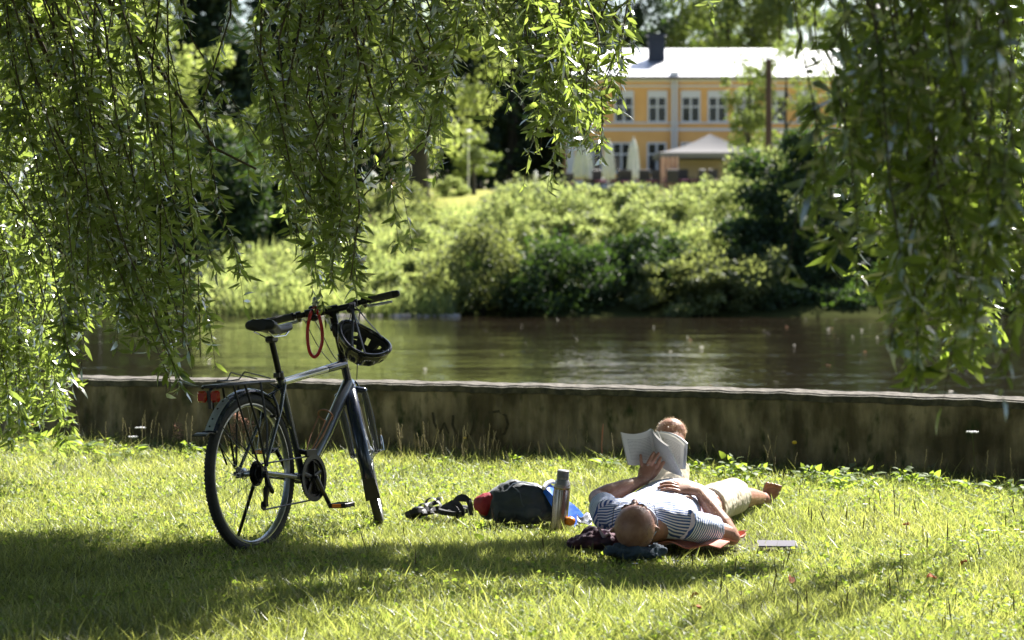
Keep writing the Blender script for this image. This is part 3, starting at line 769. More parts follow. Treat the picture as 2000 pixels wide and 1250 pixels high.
# stones along the shore
M_stone=mat('shore_stone',(.30,.26,.23),.9,noise=(8,(.48,.42,.38)))
st=None
def stone_bm():
    mb=MB(); mb.ball((0,0,0),(.5,.36,.22),n=10,m=7); mb.v=[tuple(np.array(q)*(1+random.uniform(-.14,.14))) for q in mb.v]; return mb
for i in range(36):
    px=540+ i*10+random.uniform(-6,6)
    D=62.35+random.uniform(-.15,.25)
    p=(at_px(px,D),D,-.80)
    if st is None:
        st=stone_bm().build('shore_stone',M_stone); tag(st,'pale stone at the water line of the far bank','stone','pale stones along the far water line'); o=st
    else:
        o=st.copy(); C.objects.link(o)
    o.location=p; o.rotation_euler=(random.uniform(-.2,.2),0,random.uniform(0,6)); k=random.uniform(.12,.34); o.scale=(k,k,k*.7)
# things floating on the river
M_fl=mat('floating_leaf',(.34,.31,.25),.7); M_fl2=mat('floating_leaf_brown',(.45,.16,.05),.6)
fl={}
for i in range(64):
    px=random.uniform(240,2000) if i%3 else random.uniform(1300,1950); py=620+random.random()**1.3*145
    p=G(px,py,-.79); b=i%5==0
    if b not in fl:
        mb=MB(); mb.sheet(lambda u,v:((u-.5)*.10,(v-.5)*.05*math.sin(math.pi*(u*.96+.02)),.008*math.sin(u*6)+.003),6,3,.002)
        fl[b]=mb.build('floating_leaf',M_fl2 if b else M_fl); tag(fl[b],'tiny rusty leaf floating on the dark river' if b else 'tiny pale leaf floating on the dark river','leaf','rusty leaves floating on the river' if b else 'pale leaves floating on the river'); o=fl[b]
    else: o=fl[b].copy(); C.objects.link(o)
    o.location=p; o.rotation_euler=(0,0,random.uniform(0,6)); k=random.uniform(.3,.8); o.scale=(k,k*1.6,k)

# ------------------------------------------------------------------ weeping willows
def strand_leaves(paths, per_m, L, spread, side_twig=.5):
    """paths: list of (k,3) arrays from top to tip; returns leaf arrays and twig paths"""
    ps=[];ds=[];twigs=[]
    global rng
    rng=np.random.default_rng(len(paths))
    for pa in paths:
        seg=np.linalg.norm(np.diff(pa,axis=0),axis=1); cum=np.concatenate([[0],np.cumsum(seg)]); tot=cum[-1]
        def at(s): return np.stack([np.interp(s,cum,pa[:,k]) for k in range(3)],-1)
        n=int(tot*per_m); s=rng.random(n)**.85*tot; kc=rng.random(max(2,int(tot*3.2)))*tot; sel=rng.random(n)<.6; s=np.where(sel,np.clip(kc[rng.integers(0,len(kc),n)]+rng.normal(size=n)*.055,0,tot),s)
        s=np.concatenate([s, tot-rng.random(8)*.10])
        p=at(s); tg=at(np.minimum(s+.03,tot))-at(np.maximum(s-.03,0))
        out=rng.normal(size=p.shape)*.9; out[:,2]=out[:,2]*.6-.35
        ps.append(p+rng.normal(size=p.shape)*.004); ds.append(unit(tg)*.35+out)
        m=int(tot*side_twig*rng.uniform(.5,1.5))
        for _ in range(m):
            s0=rng.random()*tot*.93; b=at(np.array([s0]))[0]; ln=rng.uniform(.12,.42); dr=rng.normal(size=3)*np.array([1,1,.2]); dr/=np.linalg.norm(dr)
            t=np.linspace(0,1,6)[:,None]; tp=b+dr*ln*spread*(t**.8)+np.array([0,0,-1])*ln*(t**1.4)
            twigs.append(tp)
            q=int(ln*per_m*1.15)+3; tt=rng.random(q); pp=np.stack([np.interp(tt,t[:,0],tp[:,k]) for k in range(3)],-1)
            o2=rng.normal(size=pp.shape)*.7; o2[:,2]=o2[:,2]*.5-.5
            ps.append(pp); ds.append(o2)
    pos=np.concatenate(ps); d=np.concatenate(ds); n=len(pos)
    ll=L*(.55+.7*rng.random(n)); return leaves(pos,d,ll,ll*(.20+.08*rng.random(n)),.10+.25*rng.random(n)), twigs
def hang(px,py,D,ztop,sway=.2,lean=0.0):
    b=np.array(P(px,py,D)); h=ztop-b[2]
    tx=b[0]+rng.normal()*sway+lean; ty=D+rng.normal()*sway
    t=np.linspace(0,1,13)[:,None]
    a=np.array([tx,ty,ztop]); p=a+(b-a)*np.concatenate([t,t,t],1)
    w=rng.normal(size=3)*.10; p[:,:2]+=np.sin(t*np.pi*1.0)*w[:2]*1.3+np.sin(t*np.pi*2.6+w[1]*20)*w[2]*.6+np.sin(t*np.pi*5+w[0]*30)*.025
    p[:,2:]=b[2]+h*(1-t)
    return p
def curtain(outline,x0,x1,n,Da,Db,zt=(3.0,4.6),jit=70,sway=.18,lean=0.):
    global rng
    rng=np.random.default_rng(int(abs(x0)*7+abs(x1)*3+n)); ox=[q[0] for q in outline]; oy=[q[1] for q in outline]; r=[]
    nb=max(2,n//4); jj=(.35 if x0<400 or x0>1500 else .12); bc=np.sort(rng.uniform(x0,x1,nb)); bd=rng.uniform(Da,Db,nb); bl=rng.normal(size=nb)*sway*(1 if jj>.2 else .35)
    for i in range(n):
        k=i%nb; px=np.clip(bc[k]+rng.normal()*15,x0-12,x1+8); y=np.interp(px,ox,oy)-abs(rng.normal())*jit
        r.append(hang(px,y,bd[k]+rng.normal()*.2,rng.uniform(*zt),sway*.35,lean+bl[k]))
    return r
LEFT=[(-200,880),(0,880),(110,868),(140,790),(165,700),(200,640),(250,650),(300,700),(345,765),(380,740),(420,660),(460,600),(490,520),(540,420),(560,330)]
paths=[]
paths+=curtain(LEFT,-140,150,50,11.2,13.8,zt=(2.7,3.6),jit=80,lean=-.35)
paths+=curtain(LEFT,140,300,30,9.8,12.8,zt=(2.8,4.2),jit=140,lean=-.55,sway=.3)
paths+=curtain(LEFT,290,420,22,9.8,12.6,zt=(2.8,4.2),jit=110,lean=-.6,sway=.3)
paths+=curtain(LEFT,395,470,3,10.2,12.0,zt=(2.8,4.0),jit=70,lean=-.4)
paths+=curtain(LEFT,500,550,2,10.2,12.0,jit=60,lean=-.3)
C2=[(555,400),(580,490),(600,560),(685,560),(700,520),(722,480),(735,320)]
paths+=curtain(C2,592,640,9,10.0,12.3,zt=(2.5,3.2),jit=170)
paths+=curtain(C2,605,705,17,10.0,12.3,zt=(2.5,3.2),jit=90)
C3=[(728,320),(750,320),(765,210),(800,200),(825,290),(872,300)]
paths+=curtain(C3,738,848,12,10.0,12.3,zt=(2.5,3.1),jit=70)
paths+=curtain([(870,60),(940,50)],868,930,3,10.5,11.5,jit=20)
C4=[(928,80),(1000,105),(1018,190),(1058,190),(1072,255),(1122,260),(1150,305),(1190,305),(1205,280),(1228,250),(1246,180)]
paths+=curtain(C4,940,1075,14,10.0,12.0,zt=(2.5,3.2),jit=50)
paths+=curtain(C4,1070,1168,22,10.0,12.0,zt=(2.5,3.2),jit=60)
paths+=curtain([(1262,-15),(1330,5),(1395,30)],1300,1385,2,10.5,11.5,zt=(2.5,2.8),jit=8,sway=.04)
TRL=(-4.3,12.0,0)
wil=thing('willow_tree','big weeping willow whose hanging branches fill the left and top of the view','willow',TRL)
(v1,f1),tw=strand_leaves(paths,60,.076,.26,3.0)
# overhead crown masses, out of the frame above, that shade the lawn
def over(gx,gy,h,r,n,rzz=.45):
    """crown mass at height h whose shade falls at ground point gx,gy"""
    c=np.array([gx+h*math.sin(SUN_AZ)/math.tan(SUN_EL), gy+h*math.cos(SUN_AZ)/math.tan(SUN_EL), h])
    n=int(n*3.4)
    n=int(n*(.8 if r[0]>.45 else 1))
    if r[0]>.45: pos=c+unit(rng.normal(size=(n,3)))*(rng.random((n,1))**.4)*np.array([r[0],r[1],rzz])
    else:
        K=9; cc=c+unit(rng.normal(size=(K,3)))*rng.random((K,1))**.5*np.array([r[0],r[1],rzz*.6])*1.15; pos=cc[rng.integers(0,K,n)]+rng.normal(size=(n,3))*.055
    d=rng.normal(size=(n,3))*.7; d[:,2]-=.7
    ll=.085*(.6+.6*rng.random(n)); return leaves(pos,d,ll,ll*.24,.2),c
ovs=[]; ocs=[]
for px,py,h,rx,ry,n in [(-40,1195,4.6,.9,.4,3600),(40,1150,4.4,.7,.55,4600),(260,1135,4.3,.6,.5,3600),(430,1100,4.2,.46,.5,2300),(560,1110,4.0,.35,.4,2000),(100,1240,4.2,.5,.35,1500),(-150,1100,4.3,.8,.9,5500),
     (720,1105,3.9,.30,.28,1100),(880,1130,3.9,.30,.30,1200),(1010,1080,3.9,.20,.22,600),(1130,1120,4.0,.32,.28,1300),(1270,1130,4.1,.26,.26,900),(1420,1125,4.1,.22,.18,450)]:
    g_=G(px,py); a,c=over(g_.x,g_.y,h,(rx,ry),n); ovs.append(a); ocs.append(c)
npmesh('crown',v1,f1,M_willow,wil)
def canopy(c,r,n,nc=90):  # unseen leaf mass added overhead to block sky light
    cc=np.array(c)+unit(rng.normal(size=(nc,3)))*(rng.random((nc,1))**.4)*np.array(r); pos=cc[rng.integers(0,nc,n)]+rng.normal(size=(n,3))*np.array([.34,.34,.30])
    d=rng.normal(size=(n,3))*.7; d[:,2]-=.8; ll=.17*(.6+.7*rng.random(n)); return leaves(pos,d,ll,ll*.32,.2)
ovs.append(canopy((-3.0,5.2,7.4),(5.6,5.2,1.5),80000,190)); ovs.append(canopy((-2.6,10.6,8.3),(5.6,2.0,.8),46000,120)); ovs.append(canopy((-4.8,11.5,6.0),(2.2,3.2,1.6),14000,60)); ovs.append(canopy((-7.2,9.5,3.6),(1.0,3.5,2.2),9000,50))
v,f=join(ovs); npmesh('crown_and_sky_blocker',v,f,M_willow_block,wil)  # crown masses shading the lawn, plus canopies added against the sky
tm=MB()
for p in paths: tm.tube([tuple(q) for q in p[::2]],[ .0062-.0042*i/6 for i in range(7)],4,cap=False)
for p in tw: tm.tube([tuple(q) for q in p[::1]],.0014,3,cap=False)
# stouter pendulous limbs seen in the gaps
for pts,r in (([(590,-60,11.2),(597,60,11.2),(603,150,11.2),(606,230,11.25)],.008),([(612,-60,11.0),(630,70,11.0),(642,150,11.05),(655,230,11.1),(662,300,11.1)],.013),
              ([(150,-80,10.6),(280,90,10.8),(350,190,11),(420,290,11.2),(500,330,11.3)],.012),([(20,-50,10.4),(110,150,10.6),(200,250,10.8)],.014),([(860,-40,11),(862,0,11)],.006)):
    q=[P(*a) for a in pts]; tm.tube(q,[r*(1-.6*i/(len(q)-1)) for i in range(len(q))],6,cap=False)
tm.build('hanging_twigs',M_twig,wil)
tk=MB()
tp=[Vector(TRL)+V(0,0,-.3),Vector(TRL)+V(.02,0,.4),Vector(TRL)+V(.1,0,1.4),Vector(TRL)+V(.3,.1,2.6),Vector(TRL)+V(.6,.2,3.6)]
tk.tube(tp,[.48,.38,.33,.29,.24],16)
top=tp[-1]
ends=[(-1.6,11.4,4.9),(-.2,12.2,5.2),(1.0,12.6,5.1),(2.6,12.9,4.9),(-2.6,10.2,4.8),(-3.0,13.2,5.0)]
for e in ends:
    e=Vector(e); m1=top.lerp(e,.4)+V(0,0,.9); m2=top.lerp(e,.75)+V(0,0,.7); tk.tube([top-V(.1,0,.5),m1,m2,e],[.17,.11,.07,.03],10)
for p in paths[::2]:
    a=Vector(p[0]); e=min((Vector(x) for x in ends),key=lambda q:(q-a).length); tk.tube([e.lerp(top,.2)+V(0,0,.3),e.lerp(a,.6)+V(0,0,.35),a],[.02,.014,.006],5,cap=False)
for c in ocs:
    a=Vector(c); e=min((Vector(x) for x in ends),key=lambda q:(q-a).length); tk.tube([e.lerp(top,.15),e.lerp(a,.5)+V(0,0,.3),a],[.03,.02,.008],5,cap=False)
tk.build('trunk',M_bark,wil)

# nearer willow on the right
R1=[(1540,280),(1580,325),(1600,410),(1618,480),(1630,590),(1730,595),(1750,660),(1790,735),(1895,760),(1925,670),(1960,620),(2000,660),(2150,670)]
pr=[]
pr+=curtain(R1,1725,1785,8,6.2,7.6,zt=(2.6,3.6),jit=110,sway=.07)
pr+=curtain(R1,1760,1900,18,5.8,7.8,zt=(2.6,3.6),jit=130,sway=.08)
pr+=curtain(R1,1890,2130,22,5.6,7.8,zt=(2.6,3.6),jit=130,sway=.09)
pr+=curtain([(1560,330),(1660,560)],1640,1675,2,5.6,6.4,zt=(2.5,3.2),jit=60,sway=.03,lean=.10)
pr+=curtain([(1600,60),(1720,300)],1705,1760,4,6.0,7.4,zt=(2.6,3.4),jit=50,sway=.06)
ps_=curtain([(1890,480),(1930,560),(2000,600),(2080,700)],1925,2100,10,10.0,11.5,zt=(2.9,3.8),jit=70)
TRR=(4.4,6.6,0)
wr=thing('willow_tree','nearer blurred weeping willow whose dark branches hang down the right side','willow',TRR)
(v1,f1),tw1=strand_leaves(pr,52,.080,.28,3.0)
(v2,f2),tw2=strand_leaves(ps_,44,.075,.6,2.0)
ro_=[]  # overhead masses added out of view to darken the hanging strands
for c_,r_,n_ in (((3.3,9.2,4.6),(.95,1.1,.5),3200),((3.5,8.2,4.2),(.8,1.0,.5),2600)):
    q=np.array(c_)+unit(rng.normal(size=(n_,3)))*(rng.random((n_,1))**.4)*np.array(r_); dd=rng.normal(size=(n_,3))*.7; dd[:,2]-=.7; ro_.append(leaves(q,dd,.085,.02,.2))
v,f=join([(v1,f1),(v2,f2)]); npmesh('crown',v,f,M_willow_d,wr)
ro_.append(canopy((5.2,4.0,7.2),(4.4,5.6,1.5),64000,160)); ro_.append(canopy((5.6,10.6,8.3),(3.8,2.0,.8),30000,90)); ro_.append(canopy((7.6,9.5,4.2),(1.2,3.6,2.6),10000,50))
v,f=join(ro_); npmesh('crown_and_sky_blocker',v,f,M_willow_block,wr)
tm=MB()
for A_1,B_1 in ((pr,tw1),(ps_,tw2)):
    tm=MB()
    for p in A_1: tm.tube([tuple(q) for q in p[::2]],[.0055-.004*i/6 for i in range(7)],4,cap=False)
    for p in B_1: tm.tube([tuple(q) for q in p],.0013,3,cap=False)
    tm.build('hanging_twigs',M_twig,wr)
tk=MB(); T0=Vector(TRR); tp=[T0+V(0,0,-.3),T0+V(-.02,0,.5),T0+V(-.1,.1,1.6),T0+V(-.35,.2,2.7)]
tk.tube(tp,[.42,.34,.29,.22],16)
for e in ((1.6,6.2,3.7),(1.1,7.0,3.8),(2.2,10.5,4.2),(3.0,8.2,4.0)):
    e=Vector(e); m=tp[-1].lerp(e,.5)+V(0,0,.8); tk.tube([tp[-1]-V(0,0,.4),m,e],[.14,.09,.03],9)
for p in (pr+ps_)[::2]:
    a=Vector(p[0]); e=min((Vector(x) for x in ((1.6,6.2,3.7),(1.1,7.0,3.8),(2.2,10.5,4.2))),key=lambda q:(q-a).length); tk.tube([e,e.lerp(a,.5)+V(0,0,.12),a],[.018,.012,.005],5,cap=False)
tk.build('trunk',M_bark,wr)

# unseen trees added behind the viewpoint to keep sky light off near sides
for k,(x,y,lb) in enumerate(((-11,-7,'unseen tree added behind the viewpoint to block sky light, leftmost of three'),(1,-12,'unseen tree added behind the viewpoint to block sky light, middle of three'),(12,-7,'unseen tree added behind the viewpoint to block sky light, rightmost of three'))):
    rt=thing('sky_blocker_tree',lb,'tree',(x,y,0),'unseen trees added to block sky light'); (v,f),cc,cen,RR=clump_leaves((x,y,6.5),(6.0,4.0,6.0),16000,.45,80,.25); npmesh('crown',v,f,M_dark,rt)
    t=MB(); t.tube([(x,y,-.2),(x+.1,y,3),(x,y,8)],[.4,.3,.12],10)
    for i in range(6): t.tube([(x,y,3+i*.6),tuple(cc[i]*RR*.7+cen)],[.12,.03],6)
    t.build('trunk',M_barkd,rt)
# ------------------------------------------------------------------ lawn grass
EXC=[]   # (x,y,rx,ry,cut height) where things lie on the grass
def ex(px,py,rx,ry,h,z=0): q=G(px,py,z); EXC.append((q.x,q.y,rx,ry,h))
def grass():
    n=500000
    D=7.7+(rng.random(n)**1.05)*8.6; px=np.where(rng.random(n)<.76,rng.uniform(-320,2320,n),np.where(rng.random(n)<.5,rng.uniform(-1200,-320,n),rng.uniform(2320,3200,n))); x=(px-1000)/F*D
    keep=D<wally(x)-.02; D=D[keep]; x=x[keep]; n=len(x)
    a=.5+.5*np.sin(x*2.1+D*1.3+1)*np.sin(x*1.1-D*2.2); b=.5+.5*np.sin(x*6.3+D*4.1)*np.sin(x*4.7-D*5.9+2)
    h=.022+.026*rng.random(n)+.014*a+.016*b*rng.random(n)
    near=np.clip((9.7-D)/1.3,0,1)*np.clip((1.6-x)/1.6,.25,1); h*=1+.8*near*(rng.random(n)>.7)
    wallk=np.clip(1-(wally(x)-D)/.8,0,1); h*=1+.8*wallk*(rng.random(n)>.35)
    tall=rng.random(n)<.06; h=np.where(tall,h*1.8,h)
    for cx,cy,rx,ry,hm in EXC:
        q=((x-cx)/rx)**2+((D-cy)/ry)**2; h=np.where(q<1,np.minimum(h,hm),h)
    base=np.stack([x,D,lawnz(x,D)-.004],1)
    lean=rng.normal(size=(n,2))*.55; az=rng.random(n)*2*np.pi
    side=np.stack([np.cos(az),np.sin(az),np.zeros(n)],1)*((.0015+.0016*rng.random(n))*(1+.2*near))[:,None]
    dirv=np.concatenate([lean,np.ones((n,1))],1); dirv=unit(dirv)
    bend=np.concatenate([rng.normal(size=(n,2))*.5+lean*.6,-.18*np.ones((n,1))],1)
    H=h[:,None]
    m1=base+dirv*H*.5+bend*H*.10; tip=base+dirv*H+bend*H*.42
    v=np.stack([base-side,base+side,m1+side*.8,m1-side*.8,tip],1).reshape(-1,3); o=(np.arange(n)*5).reshape(n,1)
    tag(npmesh('lawn_grass',v,[o+np.array([[0,1,2,3]]),o+np.array([[3,2,4]])],M_grass),'sunlit green lawn grass in the foreground','grass',kind='stuff')
    # ground clover and small round leaves among the blades
    m=26000; D=7.8+rng.random(m)*7.4; px=rng.uniform(-300,2300,m); x=(px-1000)/F*D; k=(D<wally(x)-.1)&(np.sin(x*2.9+D*1.7)+np.sin(x*1.3-D*3.1)>-.4); D=D[k]; x=x[k]; m=len(x)
    z=lawnz(x,D)+.012+.03*rng.random(m)
    for cx,cy,rx,ry,hm in EXC: q=((x-cx)/rx)**2+((D-cy)/ry)**2; z=np.where(q<1,-.05,z)
    d=rng.normal(size=(m,3)); d[:,2]*=.35; nn=rng.normal(size=(m,3))*.5; nn[:,2]+=1
    L=.012+.014*rng.random(m); v,f=leaves(np.stack([x,D,z],1),d,L,L*.8,.2,nn)
    tag(npmesh('clover_cover',v,f,M_weed),'low clover and small round leaves growing through the lawn','ground cover',kind='stuff')
#__OBJECTS__

# ------------------------------------------------------------------ bicycle (built in its own frame: x forward, y left, z up)
def bicycle():
    g0=G(498,1076); head=rad(26)
    root=thing('bicycle','grey city bicycle with rear rack leaning on its stand in the grass','bicycle',(g0.x,g0.y,lawnz(g0.x,g0.y)-.012),None,(0,0,0))
    q=Matrix.Rotation(rad(90)-head,4,'Z') @ Matrix.Rotation(rad(-3.4),4,'X') 
    root.rotation_euler=q.to_euler()
    B=lambda mb,name,m,par=None,smooth=True: mb.build(name,m,par or root,smooth,world=False)
    Rw=.345; RA=V(0,0,Rw); FA=V(1.06,0,Rw); BB=V(.435,0,.285)
    a_up=V(-.3256,0,.9455); AX0=V(1.012,0,Rw)
    def ax(z): return AX0+a_up*((z-Rw)/a_up.z)
    HB,HT=ax(.665),ax(.815)
    st=V(-.305,0,.952)
    SC_=BB+st*.50
    # frame
    f=MB()
    f.tube([BB,SC_],.0165,14); 
    f.tube([HT-a_up*.035,SC_-st*.035],[(.021,.019),(.017,.015)],14,up=V(0,0,1))
    f.tube([HB+a_up*.03,HB.lerp(BB,.5),BB],[(.025,.030),(.026,.031),(.024,.025)],16)
    f.build; 
    for s_ in (-1,1):
        f.tube([BB+V(-.02,s_*.03,0),BB.lerp(RA,.35)+V(0,s_*.045,0),RA+V(.02,s_*.064,0)],[(.011,.014),(.010,.012),(.008,.010)],10)
        f.tube([SC_-st*.045+V(0,s_*.016,0),(SC_-st*.045).lerp(RA,.3)+V(0,s_*.042,0),RA+V(.01,s_*.066,.015)],[.0095,.009,.0075],10)
        f.box(RA+V(.008,s_*.066,.005),(.045,.006,.05),bev=.002)
    f.lathe([(.025,-.036),(.025,.036)],BB,(0,1,0),18)
    B(f,'frame',M_paint)
    h=MB(); h.tube([HB,HT],.0195,16); h.tube([HT,HT-a_up*.012],.024,16); h.tube([HB,HB+a_up*.012],.025,16); h.tube([HB+a_up*.005,HB.lerp(BB,.14)],[(.0285,.0325),(.0275,.0325)],14); B(h,'head_tube',M_navy)
    d=MB(); ta,tb=HT-a_up*.035,SC_-st*.035
    d.tube([ta.lerp(tb,.02),ta.lerp(tb,.30)],[(.0218,.0198),(.0206,.0186)],14,up=V(0,0,1)); B(d,'top_tube_band',M_navy)
    d=MB(); d.tube([ta.lerp(tb,.31),ta.lerp(tb,.97)],[(.0203,.0183),(.0178,.0158)],14,up=V(0,0,1)); B(d,'top_tube_sleeve',M_paintl)
    for t0 in (.14,.155): 
        pass
    sc=MB(); sc.tube([SC_-st*.02,SC_+st*.012],.020,14); sc.box(SC_+V(-.022,0,0),(.018,.03,.022),bev=.003); B(sc,'seat_clamp',M_blkmetal)
    ST=V(SC_.x,0,SC_.z)+st*.165
    p=MB(); p.tube([SC_,ST],.0138,14); p.box(ST+V(0,0,.005),(.06,.04,.03),bev=.008); B(p,'seat_post',M_blkmetal)
    # saddle
    sd=MB(); n=22; L=.275; xs=np.linspace(0,1,n); o=ST+V(.045,0,.055)
    rings=[]
    for t in xs:
        x=.125-L*t+0.0
        wv=.019+.012*t+(.062*max(0,(t-.42)/.58)**1.15 if t>.42 else 0)
        if t>.9: wv*=math.sqrt(max(0.02,1-((t-.9)/.1)**2*.75))
        if t<.06: wv*=.55+.45*t/.06
        zc=-.010*math.sin(math.pi*min(1,t*1.3))+.018*max(0,t-.5)*2
        hh=.017+.014*t
        rings.append((x,wv,zc,hh))
    k=18; vs=[];fs=[]
    for x,wv,zc,hh in rings:
        for j in range(k):
            a=2*math.pi*j/k; cy=math.cos(a)*wv; sz=math.sin(a); z=(hh*(abs(sz)**.8))*(1 if sz>0 else -.9)
            if sz>0 and wv>.04: z-=.010*math.exp(-(cy/.012)**2)
            vs.append(o+V(x,cy,zc+z))
    for i in range(n-1):
        for j in range(k): j2=(j+1)%k; fs.append((i*k+j,(i+1)*k+j,(i+1)*k+j2,i*k+j2))
    fs.append(tuple(range(k))); fs.append(tuple((n-1)*k+j for j in range(k-1,-1,-1)))
    sd.add(vs,fs); so=B(sd,'saddle',M_leather)
    r=MB()
    for s_ in (-1,1): r.tube([o+V(.10,s_*.008,-.015),o+V(.04,s_*.02,-.038),o+V(-.06,s_*.022,-.040),o+V(-.13,s_*.035,-.012)],.0035,8)
    B(r,'saddle_rail',M_chrome,so)
    # wheels
    def wheel(c,M=None,rear=True):
        def fin(mb): 
            if M is not None: mb.xf(M)
            return mb
        rim=MB(); 
        for yy,rr in ((-.011,.305),(.011,.305)): rim.torus(c+V(0,yy,0),(0,1,0),rr,(.008,.0035) if 0 else .0045,72,6)
        rim.torus(c,(0,1,0),.297,[(.004,.012)]*72,72,8)
        w=B(fin(rim),'wheel',M_alu)
        t=MB(); t.torus(c,(0,1,0),.326,[(.023,.0205)]*84,84,14)
        B(fin(t),'tyre',M_rubber,w)
        kn=MB()
        for i in range(120):
            a=2*math.pi*i/120
            for yy in (-.0125,-.004,.0045,.013):
                rr=.3445-(yy*yy)*9; aa=a+(.012 if yy in (-.0125,.0045) else -.012)
                Mx=Matrix.Rotation(-aa,3,'Y'); kn.box(c+V(math.cos(aa)*rr,yy,math.sin(aa)*rr),(.004,.0055,.009),M=Mx)
        B(fin(kn),'tread',M_rubber,w,False)
        hb=MB(); hb.lathe([(.008,-.068),(.008,-.045),(.026,-.036),(.026,-.032),(.014,-.028),(.014,.028),(.026,.032),(.026,.036),(.008,.045),(.008,.068)],c,(0,1,0),18); B(fin(hb),'hub',M_alu,w)
        sp=MB()
        for i in range(32):
            a=2*math.pi*i/32; s_=1 if i%2 else -1; off=(1 if (i//2)%2 else -1)*rad(62)
            p0=c+V(math.cos(a+off)*.024,s_*.034,math.sin(a+off)*.024); p1=c+V(math.cos(a)*.296,s_*.003,math.sin(a)*.296)
            sp.tube([p0,p1],.0011,4,cap=False)
        B(fin(sp),'spoke_lacing',M_alu,w)
        return w
    TH=rad(30); Mst=Matrix.Translation(AX0) @ Matrix.Rotation(TH,4,a_up) @ Matrix.Translation(-AX0)
    wheel(RA); wheel(FA,Mst,False)
    # steering assembly
    S=lambda mb: mb.xf(Mst)
    fk=MB(); crown=ax(.640)
    perp=V(a_up.z,0,-a_up.x)
    for s_ in (-1,1):
        pts=[crown+V(0,s_*.062,0),FA+a_up*.20-perp*.0+V(0,s_*.062,0)+V(-.0,0,0),FA+V(0,s_*.060,.0)]
        pts[1]=crown.lerp(FA,.45)+V(0,s_*.062,0)+perp*.008
        fk.tube(pts,[(.015,.016),(.020,.021),(.013,.013)],12)
        fk.tube([crown+V(0,s_*.062,.0),crown+a_up*.012+V(0,s_*.03,0)],[.017,.016],10,round_=True)
    fk.tube([crown+V(0,-.04,0)+a_up*.01,crown+V(0,.04,0)+a_up*.01],.018,12); fk.tube([crown,HB],.016,12)
    B(S(fk),'fork',M_navy)
    fd=MB()
    def fender(mb,c,a0,a1,R=.367,wd=.028,n=40):
        def fn(u,v):
            a=a0+(a1-a0)*u; ph=(v-.5)*2*1.25; rr=R-.018*(1-math.cos(ph))*1.3; return c+V(math.cos(a)*rr,math.sin(ph)*wd/math.sin(1.25),math.sin(a)*rr)
        mb.sheet(fn,n,8,.0015)
    fender(fd,FA,rad(62),rad(198)); fo=B(S(fd),'mudguard',M_navy)
    fl=MB()
    def fn(u,v):
        a=rad(197)+rad(17)*u; return FA+V(math.cos(a)*(.366+.006*u),(v-.5)*(.056+.014*u),math.sin(a)*(.366+.006*u))
    fl.sheet(fn,6,6,.003); B(S(fl),'mudflap',M_black,fo)
    sy=MB()
    for s_ in (-1,1): sy.tube([FA+V(0,s_*.07,.01),FA+V(math.cos(rad(185))*.355,s_*.03,math.sin(rad(185))*.355)],.0022,5)
    B(S(sy),'mudguard_stay',M_chrome,fo)
    sm=MB(); q1=ax(.925); clampc=V(.845,0,1.040)
    sm.tube([HT,q1],.0145,14); sm.tube([HT+a_up*.004,HT+a_up*.018],.021,14)
    sm.tube([q1,q1+V(.0,0,.035)],[.021,.020],14,round_=True); sm.tube([q1+V(.0,0,.03),clampc],[(.015,.019),(.018,.018)],12); sm.tube([clampc+V(0,-.03,0),clampc+V(0,.03,0)],.022,14)
    sm.lathe([(.013,-.026),(.013,.026)],q1+V(0,0,.03),(0,1,0),14)
    B(S(sm),'stem',M_blkmetal)
    bl=MB(); bl.lathe([(.009,-.029),(.009,-.026)],q1+V(0,0,.03),(0,1,0),14); B(S(bl),'stem_bolt',M_chrome)
    hb=MB(); bar=[V(-.055,-.30,.008),V(-.045,-.22,.008),V(-.02,-.13,.006),V(0,-.055,-.0),V(0,.055,0),V(-.02,.13,.006),V(-.045,.22,.008),V(-.055,.30,.008)]
    bar=[clampc+b for b in bar]; hb.tube(bar,[.0115,.0115,.013,.015,.015,.013,.0115,.0115],14,up=V(0,0,1)); hbo=B(S(hb),'handlebar',M_blkmetal)
    for s_ in (-1,1):
        e=bar[0] if s_<0 else bar[-1]; i_=bar[1] if s_<0 else bar[-2]; dr=(e-i_).normalized()
        g=MB(); g.tube([e-dr*.118,e-dr*.11,e-dr*.06,e-dr*.004,e+dr*.006],[.0175,.0165,.0172,.0175,.015],16,up=V(0,0,1)); B(S(g),'grip',M_grip)
        g=MB(); g.tube([e-dr*.004,e+dr*.012],[.0182,.0165],14,round_=True); g.tube([e-dr*.122,e-dr*.112],.0195,14); B(S(g),'grip_collar',M_blkmetal)
        lv=MB(); b0=e-dr*.145
        lv.tube([b0-dr*.012,b0+dr*.012],.018,12); lv.tube([b0+V(.012,0,-.008),b0+V(.030,0,-.022)],[.012,.010],10,round_=True)
        B(S(lv),'brake_clamp',M_blkmetal)
        lv=MB(); lv.tube([b0+V(.028,0,-.02),b0+dr*.02+V(.042,0,-.026),b0+dr*.07+V(.044,0,-.028),b0+dr*.125+V(.034,0,-.030)],[(.005,.009),(.004,.007),(.004,.007),(.004,.006)],8,round_=True); B(S(lv),'brake_lever',M_alu)
        sh=MB(); b1=b0-dr*.05; sh.tube([b1-dr*.022,b1+dr*.02],.0185,14); sh.ball(b1+V(.008,0,-.026)-dr*.02,(.024,.022,.017)); sh.tube([b1+V(.0,0,-.03),b1+V(-.02,0,-.038)+dr*.02],[.006,.004],8,round_=True); B(S(sh),'shifter',M_black)
    bell=MB(); bc=clampc+V(.0,.09,.022); bell.lathe([(.006,0),(.018,.004),(.017,.012),(.008,.019),(.001,.021)],bc,(.2,0,1),16); B(S(bell),'bell',M_blkmetal)
    # front brake, quick release, cables
    br=MB()
